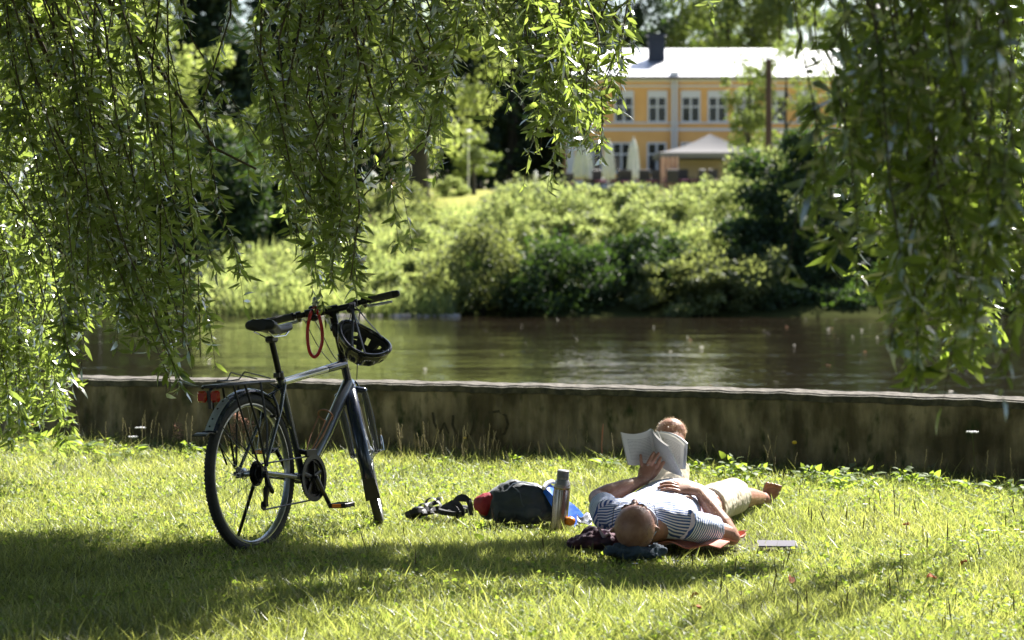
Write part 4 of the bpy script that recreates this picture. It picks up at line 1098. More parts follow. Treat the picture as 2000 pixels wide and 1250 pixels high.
    for s_ in (-1,1):
        c0=crown.lerp(FA,.12)+V(.02,s_*.045,0)+perp*.03; br.tube([c0+V(0,0,-.03),c0+V(0,s_*.004,.03),c0+V(0,-s_*.012,.075)],[(.008,.006),(.007,.005),(.005,.005)],8,round_=True); br.box(c0+V(-.0,-s_*.02,-.02),(.05,.012,.012),bev=.003)
    B(S(br),'rim_brake',M_blkmetal)
    qr=MB(); qr.tube([FA+V(0,-.078,0),FA+V(-.0,-.088,0),FA+V(.01,-.092,.05),FA+V(.015,-.092,.07)],[.007,.006,(.004,.007),(.003,.005)],8,round_=True); B(S(qr),'quick_release',M_chrome)
    cb=MB(); P0=Mst@clampc
    for y0,ctrl,end in ((-.15,V(.16,-.12,.02),HB+V(.02,-.03,.04)),(-.10,V(.17,-.05,-.05),HB+V(.03,.03,-.02)),(.15,V(.17,.12,.0),HT+V(.0,.03,-.05)),(.10,V(.14,.05,-.10),HT+V(.02,-.03,-.06))):
        a=Mst@(clampc+V(.02,y0,-.01)); c1=Mst@(clampc+ctrl); pts=[]
        for i in range(13):
            t=i/12; pts.append(a*(1-t)**3+(a+(c1-a)*.9)*3*t*(1-t)**2+(c1+V(0,0,-.14))*3*t*t*(1-t)+end*t**3)
        cb.tube(pts,.0024,6)
    cb.tube([HB+V(.0,-.026,.02),HB.lerp(BB,.5)+V(0,-.032,-.01),BB+V(.04,-.03,.02)],.0022,5)
    B(cb,'cable',M_black)
    # rear mudguard, flap, light plate
    fd=MB(); fender(fd,RA,rad(28),rad(146),R=.372,wd=.029,n=46); fo=B(fd,'mudguard',M_navy)
    pl=MB()
    def fn(u,v):
        a=rad(117)+rad(29)*u; rr=.3765-.004*(2*v-1)**2; return RA+V(math.cos(a)*rr,(v-.5)*.040,math.sin(a)*rr)
    pl.sheet(fn,10,4,.003); B(pl,'light_bracket',M_greyplate,fo)
    hl=MB()
    for k_ in (120,128,137,143): hl.ball(RA+V(math.cos(rad(k_))*.379,0,math.sin(rad(k_))*.379),(.005,.005,.005),n=8,m=5)
    B(hl,'bracket_hole',M_black,fo)
    fl=MB()
    def fn(u,v):
        a=rad(146); t=V(-math.sin(a),0,math.cos(a)); nrm=V(math.cos(a),0,math.sin(a)); dd=(t*.2+nrm*1.0).normalized()
        return RA+nrm*.365+t*.012+dd*(.085*u)+V(0,(v-.5)*(.06+.012*u),0)-V(0,0,.035*u*u)
    fl.sheet(fn,6,6,.004); fl.tube([RA+V(math.cos(rad(146))*.366,y_,math.sin(rad(146))*.366) for y_ in (-.036,0,.036)],.006,6); B(fl,'mudflap',M_black,fo)
    sy=MB()
    for s_ in (-1,1): sy.tube([RA+V(0,s_*.078,.02),RA+V(math.cos(rad(140))*.362,s_*.035,math.sin(rad(140))*.362)],.0024,5)
    B(sy,'mudguard_stay',M_blkmetal,fo)
    # rack
    rk=MB(); z=.742; 
    for s_ in (-1,1): rk.tube([V(.165,s_*.045,z-.004),V(-.10,s_*.055,z),V(-.255,s_*.055,z),V(-.288,s_*.035,z-.005)],.0065,10)
    for x_ in (-.265,-.18,-.09,.02,.12): rk.tube([V(x_,-.052,z),V(x_,.052,z)],.005,8)
    rk.box(V(-.235,0,z-.002),(.09,.085,.016),bev=.005)
    rk.tube([V(.165,0,z-.004),SC_-st*.08+V(0,0,0)],.005,8); rk.tube([V(.165,-.045,z-.004),V(.165,.045,z-.004)],.006,8)
    ro=B(rk,'rack',M_blkmetal)
    for s_ in (-1,1):
        t=MB(); t.tube([V(-.10,s_*.057,z),V(-.035,s_*.075,.55),RA+V(.0,s_*.080,.03)],.0052,8); B(t,'rack_strut',M_blkmetal,ro)
        t=MB(); t.tube([V(.03,s_*.057,z),V(.03,s_*.078,.55),RA+V(.012,s_*.080,.03)],.0052,8); B(t,'rack_strut',M_blkmetal,ro)
        t=MB(); t.tube([V(-.19,s_*.057,z),V(-.13,s_*.08,.52),V(-.06,s_*.082,.39)],.0045,8); B(t,'rack_strut',M_blkmetal,ro)
    sp=MB(); sp.tube([V(.15,-.035,z+.01),V(.02,-.04,z+.035),V(-.06,-.035,z+.05),V(-.10,-.03,z+.02),V(-.18,-.03,z+.018),V(-.18,.03,z+.018),V(-.10,.03,z+.02),V(-.06,.035,z+.05),V(.02,.04,z+.035),V(.15,.035,z+.01)],.003,6); B(sp,'spring_clip',M_blkmetal,ro)
    for s_ in (-1,1):
        rf=MB(); rf.box(V(-.298,s_*.0335,.700),(.020,.048,.050),bev=.010); B(rf,'rear_reflector',M_redrefl)
    rb=MB(); rb.box(V(-.291,0,.700),(.010,.020,.050)); rb.tube([V(-.275,0,.735),V(-.288,0,.70)],.008,8); rb.box(V(-.288,0,.662),(.012,.014,.03)); B(rb,'reflector_bracket',M_blkmetal)
    # drivetrain on the right
    y=-.052
    cg=MB(); cg.lathe([(.098,-.002),(.098,.002),(.080,.0025),(.080,-.0025)],BB+V(0,y,0),(0,1,0),60)
    for i in range(48):
        a=2*math.pi*i/48; cg.box(BB+V(math.cos(a)*.100,y,math.sin(a)*.100),(.007,.003,.006),M=Matrix.Rotation(-a,3,'Y'))
    for i in range(5):
        a=2*math.pi*i/5+.3; cg.tube([BB+V(0,y-.003,0),BB+V(math.cos(a)*.085,y-.003,math.sin(a)*.085)],[(.004,.011),(.003,.008)],6)
    cg=None
    def ring(mb,c,r0,r1,th,n=60):
        vs=[];fs=[]
        for k_ in range(n):
            a=2*math.pi*k_/n
            for r_,yy in ((r0,-th),(r1,-th),(r1,th),(r0,th)): vs.append(c+V(math.cos(a)*r_,yy,math.sin(a)*r_))
        for k_ in range(n):
            k2=(k_+1)%n
            for j in range(4): j2=(j+1)%4; fs.append((k_*4+j,k_*4+j2,k2*4+j2,k2*4+j))
        mb.add(vs,fs)
    cg=MB(); ring(cg,BB+V(0,y,0),.074,.099,.002)
    for i in range(46):
        a=2*math.pi*i/46; cg.box(BB+V(math.cos(a)*.1005,y,math.sin(a)*.1005),(.007,.003,.005),M=Matrix.Rotation(-a,3,'Y'))
    for i in range(5):
        a=2*math.pi*i/5+.3; cg.tube([BB+V(0,y-.002,0),BB+V(math.cos(a)*.078,y-.002,math.sin(a)*.078)],[(.004,.013),(.003,.010)],6)
    ring(cg,BB+V(0,y+.009,0),.022,.080,.002)
    cgo=B(cg,'chainring',M_blkmetal)
    gd=MB(); ring(gd,BB+V(0,y-.009,0),.086,.107,.0015); B(gd,'chain_guard',M_black,cgo)
    for s_,ang in ((-1,rad(-52)),(1,rad(128))):
        yy=-.072 if s_<0 else .066; e=BB+V(math.cos(ang)*.17,yy,math.sin(ang)*.17)
        c=MB(); c.tube([BB+V(0,yy,0),BB.lerp(e,.5)+V(0,yy*.5,0),e],[(.015,.009),(.012,.007),(.013,.008)],10,up=V(0,1,0),round_=True); co=B(c,'crank_arm',M_blkmetal)
        pd=MB(); pc=e+V(0,s_*.062,0); pd.tube([e,pc],.007,8); 
        for dx in (-.038,.038): pd.box(pc+V(dx,0,0),(.012,.092,.022),bev=.003)
        for dy in (-.040,.040): pd.box(pc+V(0,dy,0),(.066,.012,.020),bev=.003)
        B(pd,'pedal',M_blkmetal,co)
        for dx in (-.0455,.0455):
            r_=MB(); r_.box(pc+V(dx,0,0),(.004,.045,.014)); B(r_,'pedal_reflector',M_orange,co)
    cs=MB()
    for i,r_ in enumerate((.056,.050,.045,.040,.035,.030,.025)):
        ring(cs,RA+V(0,-.030-.0042*i,0),.018,r_,.0012,40)
    cs.lathe([(.018,-.060),(.018,-.028)],RA,(0,1,0),16); cs.tube([RA+V(0,-.06,0),RA+V(0,-.085,0)],.010,10)
    cs.tube([RA+V(0,.06,0),RA+V(0,.085,0)],.009,10)
    B(cs,'cassette',M_blkmetal)
    rd=MB(); j1=RA+V(.02,-.074,-.055); j2=RA+V(.005,-.060,-.135)
    rd.tube([RA+V(.005,-.075,-.005),j1],[(.010,.008),(.016,.014)],8,round_=True); rd.tube([j1,RA+V(.05,-.075,-.085)],[.015,.010],8,round_=True); rd.tube([j1+V(.0,.0,0),j2],[(.016,.010),(.012,.008)],8,round_=True)
    for c_ in (j1+V(0,.012,-.02),j2+V(0,.006,-.006)): rd.lathe([(.019,-.004),(.019,.004)],c_,(0,1,0),14)
    rd.box((j1+j2)/2+V(0,.004,-.01),(.030,.010,.085),bev=.004); B(rd,'rear_derailleur',M_blkmetal)
    cn=MB(); cr=.100
    cn.tube([RA+V(0,-.048,.040),BB+V(0,y,cr)],.0042,6,up=V(0,0,1)); cn.tube([BB+V(-.02,y,-cr*.98),j2+V(0,.008,-.025)],.0042,6,up=V(0,0,1))
    cn.torus(BB+V(0,y,0),(0,1,0),cr,.0042,30,6,a0=-math.pi/2,a1=math.pi/2,x=V(1,0,0)); cn.torus(RA+V(0,-.048,0),(0,1,0),.040,.0042,16,6,a0=math.pi/2,a1=1.45*math.pi,x=V(1,0,0)); B(cn,'chain',M_blkmetal)
    fdl=MB(); fdl.tube([BB+st*.13+V(0,-.02,0),BB+st*.12+V(.02,-.045,0)],.012,8,round_=True); fdl.box(BB+V(-.01,y-.004,.115),(.09,.012,.03),bev=.003); B(fdl,'front_derailleur',M_blkmetal)
    # rear brake, kickstand, bottle cage
    rb=MB()
    for s_ in (-1,1):
        c0=(SC_-st*.045).lerp(RA,.34)+V(-.012,s_*.046,0); rb.tube([c0+V(0,0,-.02),c0+V(-.012,s_*.002,.04),c0+V(-.016,-s_*.014,.085)],[(.009,.007),(.008,.006),(.005,.005)],8,round_=True); rb.box(c0+V(-.012,-s_*.022,-.008),(.05,.012,.013),bev=.003)
    rb.tube([SC_-st*.06+V(-.03,-.02,0),(SC_-st*.045).lerp(RA,.34)+V(-.028,0,.085)],.003,6); B(rb,'rim_brake',M_blkmetal)
    ks=MB(); k0=BB.lerp(RA,.72)+V(0,.055,-.02); ks.box(k0,(.05,.02,.03),bev=.004); ks.tube([k0,k0+V(.045,.16,-.315)],[.009,.007],8); ks.tube([k0+V(.045,.16,-.315),k0+V(.052,.185,-.322)],.009,8,round_=True); B(ks,'kickstand',M_blkmetal)
    bc=MB(); dt0,dt1=HB.lerp(BB,.42),HB.lerp(BB,.76); dd=(dt1-dt0).normalized(); up=V(-dd.z,0,dd.x); up=up if up.z>0 else -up
    for t_ in (0,1):
        pass
    cc=dt0+up*.062; bc.torus(cc,dd,.036,.004,28,6)
    for s_ in (-1,1): bc.tube([cc+V(0,s_*.036,0),dt0.lerp(dt1,.6)+up*.05+V(0,s_*.034,0),dt1+up*.045+V(0,s_*.022,0),dt1+up*.026+V(0,s_*.008,0),dt0.lerp(dt1,.3)+up*.026+V(0,s_*.010,0),cc-up*.030+V(0,s_*.012,0)],.0038,6)
    B(bc,'bottle_cage',M_brown)
    return root,Mst,clampc
bk,Mst,clampc=bicycle()
bpy.context.view_layer.update()
BW=bk.matrix_world @ Mst   # steering frame in the world

# red cable lock slung over the bar
def lock():
    c=BW @ (clampc+V(0,.035,0)); Dl=c.y-.03
    top=P(613,600,Dl)
    root=thing('cable_lock','red vinyl cable lock looped over the bicycle handlebar','lock',top)
    pts=[(611,600),(606,615),(601,640),(601,665),(605,687),(613,697),(622,690),(629,668),(629,645),(624,620),(617,602),(614,593)]
    m=MB(); q=[]
    for i,(x,y) in enumerate(pts): q.append(P(x,y,Dl+(-.035 if 1<=i<=9 else 0)+(.05 if i in(0,) else 0)))
    # smooth
    def cr(p,k=6):
        out=[]
        for i in range(len(p)-1):
            p0=p[max(i-1,0)];p1=p[i];p2=p[i+1];p3=p[min(i+2,len(p)-1)]
            for j in range(k):
                t=j/k; out.append(.5*((2*p1)+(p2-p0)*t+(2*p0-5*p1+4*p2-p3)*t*t+(3*p1-p0-3*p2+p3)*t**3))
        out.append(p[-1]); return out
    m.tube(cr(q),.0082,12); m.build('cable',M_red,root)
    e=MB(); e.tube([P(614,596,Dl),P(615,584,Dl)],.011,12,round_=True); e.tube([P(615,586,Dl-.01),P(621,592,Dl-.01)],.006,8,round_=True); e.build('lock_body',M_alu,root)
    return cr
crs=lock()

def helmet():
    Dh=(BW@(clampc+V(0,-.16,0))).y; Dh=min(Dh,11.25)-.06
    c=P(711,664,Dh)
    root=thing('bicycle_helmet','black vented bicycle helmet hanging upside down from the handlebar','helmet',c)
    # local: z = opening direction, x = long axis
    zax=V(.30,-.50,.80).normalized(); xax=V(.86,-.15,-.42); xax=(xax-zax*xax.dot(zax)).normalized(); yax=zax.cross(xax)
    M=Matrix(((xax.x,yax.x,zax.x),(xax.y,yax.y,zax.y),(xax.z,yax.z,zax.z)))
    def shell(scale,inner,vents):
        m=MB(); nu,nv=64,16; vs=[];ok={}
        for i in range(nu):
            a=2*math.pi*i/nu
            rim=.012*math.cos(2*a)-.010*math.cos(a)
            for j in range(nv+1):
                ph=math.pi/2*j/nv
                r=1-.0*j
                x=.132*math.cos(a)*math.cos(ph)**.85*scale; y=.103*math.sin(a)*math.cos(ph)**.85*scale; z=-.115*math.sin(ph)*scale+rim*(1-j/nv)
                if not inner: 
                    rid=.006*math.cos(10*a)*math.sin(ph*2)
                    x*=1+rid*4; y*=1+rid*4
                vs.append(c+M@V(x,y,z))
        fs=[]
        for i in range(nu):
            i2=(i+1)%nu
            for j in range(nv):
                a=(i+.5)/nu*10*1.0; row=j
                v_=False
                if vents:
                    fr=((i+.5)/nu*10)%1
                    if .30<fr<.70 and (3<=j<=6 or 9<=j<=12): v_=True
                if not v_: fs.append((i*(nv+1)+j,i*(nv+1)+j+1,i2*(nv+1)+j+1,i2*(nv+1)+j))
        m.add(vs,fs); return m
    o=shell(1.0,False,True).build('shell',M_helm,root); s=o.modifiers.new('thick','SOLIDIFY'); s.thickness=.004; s.offset=-1
    o=shell(.90,True,True).build('foam_liner',M_helmin,root); s=o.modifiers.new('thick','SOLIDIFY'); s.thickness=.014; s.offset=0
    r=MB(); path=[]
    for i in range(48):
        a=2*math.pi*i/48; rim=.012*math.cos(2*a)-.010*math.cos(a); path.append(c+M@V(.128*math.cos(a),.099*math.sin(a),rim+.004))
    r.tube(path,.0105,8,closed=True,up=zax); r.build('rim',M_helm,root)
    p=MB()
    for a in (.6,2.2,3.7,5.2): p.ball(c+M@V(.088*math.cos(a),.068*math.sin(a),-.045),(.03,.022,.008),n=12,m=6)
    p.tube([c+M@V(-.10*math.cos(t),.075*math.sin(t),-.012) for t in np.linspace(-1.1,1.1,9)],[(.004,.010)]*9,6); p.build('padding',M_helmin,root)
    d=MB(); d.ball(c+M@V(.112,.0,-.025),(.012,.02,.02),n=10,m=6); d.build('fit_dial',M_alu,root)
    # straps over the bar
    for k_,(bx,by,ax_,ay_) in enumerate(((-.02,.0,-.055,.088),(-.012,.0,.045,-.090),(.0,0,-.02,-.098),(.006,0,.06,.085))):
        hook=P(684+k_*3,598-k_*.6,Dh+.05); e=c+M@V(ax_,ay_,.0)
        st_=MB(); mid=hook.lerp(e,.5)+V(0,-.006,-.004); st_.tube([hook+V(.0,.01,.012),hook+V(0,-.02,0),mid,e],[(.008,.0018)]*4,6,up=V(.3,-1,0)); st_.build('strap',M_black,root)
helmet()

# ------------------------------------------------------------------ things lying on the lawn
def remesh(o,vox,smooth=0,disp=None):
    m=o.modifiers.new('r','REMESH'); m.mode='VOXEL'; m.voxel_size=vox; m.use_smooth_shade=True
    if smooth:
        s=o.modifiers.new('s','SMOOTH'); s.factor=.5; s.iterations=smooth
    if disp:
        t=bpy.data.textures.new('folds','CLOUDS'); t.noise_scale=disp[0]; t.noise_depth=2
        d=o.modifiers.new('d','DISPLACE'); d.texture=t; d.strength=disp[1]; d.mid_level=.5; d.texture_coords='LOCAL'
    return o
def thermos():
    b=G(1090,1040); b.z=lawnz(b.x,b.y); axd=(P(1101,912,b.y-.01)-b).normalized(); H=.300
    root=thing('thermos_flask','tall steel thermos flask standing in the grass beside the dark backpack','flask',b)
    m=MB(); m.lathe([(.034,0),(.039,.004),(.0395,.05),(.0395,.205),(.0375,.211),(.0375,.216),(.039,.220)],b,axd,40); m.build('body',mat('brushed_steel',(.36,.31,.28),.24,1.0,bump=(8,.05)),root)
    m=MB(); pr=[(.0385,.2205),(.0385,.226),(.0365,.228),(.0365,.231),(.0385,.233),(.0385,.236),(.036,.239),(.034,.248),(.029,.256)]; m.lathe(pr,b,axd,40); m.build('collar',mat('grey_steel',(.45,.42,.42),.35,.9),root)
    m=MB(); pr=[(.027,.256),(.027,.264),(.0285,.266)]
    for i in range(4): pr += [(.0285,.268+i*.007),(.0268,.270+i*.007),(.0285,.272+i*.007)]
    pr += [(.0285,.298),(.024,.302)]
    m.lathe(pr,b,axd,36); m.build('stopper',mat('grey_stopper',(.22,.23,.26),.5),root)
thermos(); ex(1090,1040,.07,.07,.05)

M_bag=mat('navy_nylon',(.022,.034,.05),.55,noise=(12,(.03,.045,.062)),bump=(220,.25),sheen=.3)
def backpack():
    D=11.45; b=G(1015,1026); D=b.y
    root=thing('backpack','dark navy nylon backpack lying on its side in the grass with a red end','backpack',(b.x,D,0))
    c=P(1016,985,D)
    m=MB(); pts=[(955,992),(972,985),(1000,980),(1035,982),(1062,988),(1078,995)]; rr=[.055,.082,.100,.100,.090,.065]
    path=[P(x,y,D+.02) for x,y in pts]
    for p_ in path: p_.z=max(p_.z,.02)
    m.tube(path,[(r*.95,r) for r in rr],22,up=V(0,0,1),round_=True)
    m.ball(P(1040,1000,D-.02),(.10,.08,.055)); m.ball(P(985,1003,D-.03),(.07,.06,.05))
    o=remesh(m.build('bag_body',M_bag,root),.008,8,(.07,.030))
    f=MB(); f.tube([P(x,y,D-.075) for x,y in ((1000,950),(1015,962),(1020,985),(1035,1002),(1062,1012))],.0035,6); f.tube([P(x,y,D-.03) for x,y in ((992,957),(1002,945),(1020,941),(1045,945),(1064,957))],[(.012,.003)]*5,6); f.build('seam',mat('navy_trim',(.05,.07,.10),.5),root)
    h=MB(); h.tube([P(x,y,D+.0) for x,y in ((988,952),(996,943),(1006,940),(1016,944))],[(.010,.004)]*4,8); h.build('grab_handle',M_black,root)
    s=MB(); s.tube([P(x,y,D-.09) for x,y in ((975,1000),(970,1015),(990,1024),(1035,1022),(1066,1020))],[(.018,.004)]*5,8,up=V(0,0,1)); s.build('shoulder_strap',M_black,root)
    M_redn=mat('red_nylon',(.36,.015,.03),.6,noise=(14,(.26,.01,.02)),bump=(120,.3))
    r=MB(); r.tube([P(x,y,D+.01) for x,y in ((938,985),(948,980),(962,980),(972,985))],[.036,.044,.052,.056],16,round_=True); r.ball(P(945,990,D-.015),(.035,.035,.045))
    remesh(r.build('red_end',M_redn,root),.006,6,(.05,.02))
backpack(); ex(1015,1020,.22,.12,.045)
def bluebag():
    D=11.38
    root=thing('blue_bag','bright blue plastic bag with a white rim behind the thermos flask','bag',G(1110,1022))
    M_b=mat('blue_plastic',(.008,.13,.75),.4,bump=(30,.3)); 
    m=MB()
    A,Bq,Cq,Dq=P(1064,952,D-.02),P(1082,946,D+.06),P(1146,1016,D+.06),P(1120,1026,D-.05)
    def fn(u,v):
        p=A.lerp(Bq,v).lerp(Dq.lerp(Cq,v),u); return p+V(0,0,.012*math.sin(u*5+v*4))+V(0,-.02*math.sin(math.pi*u),.0)
    m.sheet(fn,18,8,.035); m.build('bag_body',M_b,root)
    r=MB(); r.tube([P(1062,953,D-.03),P(1068,944,D),P(1078,940,D+.03),P(1086,944,D+.06)],[.010,.011,.010,.008],8,round_=True); r.build('rim',M_white,root)
bluebag()
M_or=mat('orange_peel',(.80,.24,.01),.4,bump=(260,.25))
q=P(1114,1018,11.15); t=thing('orange','small orange fruit in the grass right of the thermos flask','fruit',q)
m=MB(); m.ball(q,(.024,.024,.022),n=24,m=14); m.build('flesh',M_or,t)
m=MB(); m.lathe([(.004,0),(.003,.003),(.001,.004)],q+V(0,0,.0215),n=8); m.build('stalk_end',M_brown,t)
m=MB()
def fn(u,v): 
    p=P(1128+28*u,1024-16*v*(1-.3*math.sin(u*7)),11.1+.05*math.sin(u*5)); return p+V(0,.05*v+.02*math.sin(v*9+u*6),0)
m.sheet(fn,14,10,.002); tag(m.build('plastic_wrapper',mat('milky_plastic',(.72,.74,.80),.3)),'crumpled milky plastic wrapper beside the shoulder of the man','wrapper')

# sandals
M_strap=mat('black_strap',(.014,.014,.02),.45,bump=(200,.3)); M_sole=mat('black_sole',(.02,.02,.022),.8); M_foot2=mat('insole',(.20,.20,.22),.7)
def sandal(heel,toe,label,roll):
    h=G(*heel); t=G(*toe); L=.275; d=(t-h).normalized(); c=(h+t)/2; s=d.cross(V(0,0,1)); 
    root=thing('sandal',label,'sandal',c,'pair of black strap sandals')
    R3=Matrix.Rotation(roll,3,d)
    X=lambda a,b_,z: c+R3@(d*a+s*b_+V(0,0,z+.015))
    m=MB(); n=20; vs=[];fs=[]
    def wv(u): return .034+.014*math.sin(math.pi*min(1,max(0,(u-.35)/.65))**.9) - (.020*max(0,(u-.88)/.12)**2+ .016*max(0,(.1-u)/.1)**2)
    def fn(u,v):
        a=-L/2+L*u; return X(a,(v-.5)*2*wv(u),.02+.012*max(0,u-.75)*4*.5)
    m.sheet(fn,n,8,.022); m.build('sole',M_sole,root)
    m=MB(); m.sheet(lambda u,v: X(-L/2*.96+L*.96*u,(v-.5)*1.86*wv(u),.0235+.012*max(0,u-.75)*2),n,6,.002); m.build('insole',M_foot2,root)
    for (a0,a1,hh,w) in ((.075,.055,.05,.016),(.02,.00,.062,.014),(-.075,-.055,.085,.013)):
        m=MB(); m.tube([X(a0+(a1-a0)*k,-math.cos(math.pi*k)*.050,.01+math.sin(math.pi*k)*hh) for k in np.linspace(0,1,12)],[(w,.0028)]*12,8,up=d.cross(s)); m.build('strap',M_strap,root)
    m=MB(); m.tube([X(-.06-.065*math.sin(math.pi*k),-math.cos(math.pi*k)*.040,.072) for k in np.linspace(0,1,12)],[(.002,.012)]*12,8,up=V(0,0,1)); m.build('heel_strap',M_strap,root)
    m=MB(); m.box(X(.01,-.047,.045),(.02,.006,.02),bev=.002); m.build('buckle',M_alu,root)
sandal((912,1010),(862,1022),'black strap sandal standing open on the right, nearer the backpack',rad(-8))
sandal((868,1012),(806,1022),'black strap sandal lying over on the left, farther from the backpack',rad(24))
ex(885,1014,.10,.12,.03); ex(835,1016,.10,.12,.03)

# grey notebook in the sun
q=G(1519,1072); nb=thing('notebook','closed pale grey notebook lying flat in the sunny grass right of the man','notebook',q)
Mz=Matrix.Rotation(rad(-4),3,'Z')
m=MB(); m.box(q+V(0,.02,.020),(.168,.20,.007),M=Mz,bev=.002); m.build('cover',mat('lilac_grey_cover',(.15,.145,.17),.85,spec=.08),nb,smooth=False)
m=MB(); m.box(q+V(0,.02,.020),(.171,.194,.004),M=Mz); m.build('pages',mat('grey_pages',(.30,.30,.32),.8),nb,smooth=False)
ex(1519,1064,.13,.17,.012)

# blanket and folded jacket
M_blk=mat('coral_cloth',(.62,.16,.09),.85,noise=(7,(.74,.30,.24)),bump=(160,.3),sheen=.3)
def blanket():
    A_=V(.348,.938,0); R_=V(.938,-.348,0); o=V(.57,10.48,0)
    def fn(u,v):
        s=.03+.42*u; r=-.25+.59*v; p=o+A_*s+R_*r
        z=.035+.010*math.sin(u*17+v*5)+.010*math.sin(v*23-u*4)
        if v>.86: z+=.022*(math.sin(u*26)*.5+.5)*(v-.86)/.14
        e=.03*math.sin(u*19)*(1 if v>.9 else .0); return V(p.x+e,p.y,z)
    m=MB(); m.sheet(fn,60,50,.006); o_=m.build('blanket',M_blk); tag(o_,'coral red cloth spread under the reading man, rumpled by his elbow','blanket')
    EXC.append((.72,10.85,.36,.62,.02)); EXC.append((.60,10.5,.38,.22,.03))
blanket()
def fold_cloth(name,label,cat,pts,m,D,r,disp):
    mb=MB(); path=[P(x,y,D+dd) for x,y,dd in pts]; mb.tube(path,r,14,up=V(0,0,1),round_=True)
    for p_,rr in list(zip(path,r))[::2]: mb.ball(p_+V(random.uniform(-.02,.02),random.uniform(-.04,.02),-.005),(rr[0]*1.1,rr[0]*1.2,rr[1]*.8))
    o=mb.build(name,m); remesh(o,.0055,2,disp); tag(o,label,cat); return o
M_jk=mat('plum_navy_cloth',(.03,.022,.045),.8,noise=(16,(.10,.03,.05)),bump=(180,.4))
M_jk2=mat('slate_blue_cloth',(.035,.055,.085),.8,noise=(22,(.07,.10,.14)),bump=(180,.4))
fold_cloth('jacket','dark plum jacket bundled under the left shoulder and head of the man','jacket',[(1132,1058,0),(1150,1052,.02),(1175,1053,.03),(1200,1058,.03),(1225,1066,.02)],M_jk,10.33,[(.05,.030),(.06,.042),(.07,.045),(.07,.042),(.06,.036)],(.045,.05))
fold_cloth('folded_scarf','slate blue cloth rolled under the bald head of the man','cloth',[(1205,1076,0),(1235,1081,0),(1262,1080,.02),(1285,1074,.04)],M_jk2,10.16,[(.05,.026),(.06,.032),(.06,.030),(.045,.026)],(.04,.045))
cl=MB()
cl.sheet(lambda u,v: P(1166+28*u,1030+18*u+14*v*math.sin(math.pi*u),10.28+.05*v)+V(0,0,.01*math.sin(u*9)),10,6,.004); tag(cl.build('label_flap',mat('pale_mauve_cloth',(.50,.40,.48),.8)),'pale mauve lining flap folded out of the plum jacket','lining flap')
ex(1205,1070,.22,.12,.03); ex(1250,1080,.14,.10,.03)

# ------------------------------------------------------------------ the man reading on his back
def skinmat():
    m=mat('skin',(.41,.215,.145),.45,noise=(26,(.30,.14,.09),9),bump=(160,.12))
    b=m.node_tree.nodes['Principled BSDF']; b.inputs['Subsurface Weight'].default_value=.15; b.inputs['Subsurface Radius'].default_value=(.02,.008,.004); b.inputs['Subsurface Scale'].default_value=.3
    return m
M_skin=skinmat()
def stripemat(name,period,ca,cb):
    m=mat(name,ca,.85,bump=(120,.25),sheen=.2); n=m.node_tree; b=n.nodes['Principled BSDF']
    at=n.nodes.new('ShaderNodeAttribute'); at.attribute_name='tone'
    ml=n.nodes.new('ShaderNodeMath'); ml.operation='MULTIPLY'; ml.inputs[1].default_value=2*math.pi/period; n.links.new(at.outputs['Fac'],ml.inputs[0])
    s=n.nodes.new('ShaderNodeMath'); s.operation='SINE'; n.links.new(ml.outputs[0],s.inputs[0])
    r=n.nodes.new('ShaderNodeValToRGB'); e=r.color_ramp.elements; e[0].position=.44; e[1].position=.56; e[0].color=(*ca,1); e[1].color=(*cb,1)
    mm=n.nodes.new('ShaderNodeMapRange'); mm.inputs[1].default_value=-1; mm.inputs[2].default_value=1; n.links.new(s.outputs[0],mm.inputs[0]); n.links.new(mm.outputs[0],r.inputs[0])
    n.links.new(r.outputs[0],b.inputs['Base Color']); return m
M_stripe=stripemat('striped_jersey',.0108,(.03,.10,.33),(.80,.83,.92))
M_khaki=mat('beige_cotton',(.56,.49,.37),.85,noise=(5,(.50,.43,.32)),bump=(60,.35))
A_=V(.348,.938,0); R_=V(.938,-.348,0); O_=V(.57,10.48,0)
def T_(s,r,z): return O_+A_*s+R_*r+V(0,0,z)
man=thing('person','bald man in a blue striped T-shirt and beige shorts lying on his back reading','person',(.66,10.8,0))
def bake(o):
    bpy.context.view_layer.update()
    dg=bpy.context.evaluated_depsgraph_get(); me=bpy.data.meshes.new_from_object(o.evaluated_get(dg)); me.name=o.name
    for k in list(o.modifiers): o.modifiers.remove(k)
    o.data=me; me.shade_smooth(); return o
# joints
Lsh=T_(.06,-.185,.155); Lel=V(.385,10.80,.200); Lwr=P(1256,938,10.93)
Rsh=T_(.05,.19,.125); Rel=V(.955,10.585,.062); Rwr=P(1366,960,10.70)
Hl=T_(.66,-.09,.135); Kl=P(1311,846,11.42); Al=V(.765,11.78,.07)
Hr=T_(.68,.09,.125); Kr=V(1.07,11.62,.12); Ar=P(1484,972,12.02)
HC=P(1240,1029,10.22)      # head centre
Fd=V(-.02,.30,.955).normalized(); Ud=V(-.10,-.95,.30); Ud=(Ud-Fd*Ud.dot(Fd)).normalized(); Sd=Fd.cross(Ud)*-1   # face, crown, side
if Sd.x<0: Sd=-Sd
def Hd(x,f,u): return HC+Sd*(x*1.1)+Fd*f+Ud*u
Sdo=Sd; Sd=Sd*1.0
MH=Matrix((( Sd.x,Fd.x,Ud.x),(Sd.y,Fd.y,Ud.y),(Sd.z,Fd.z,Ud.z)))
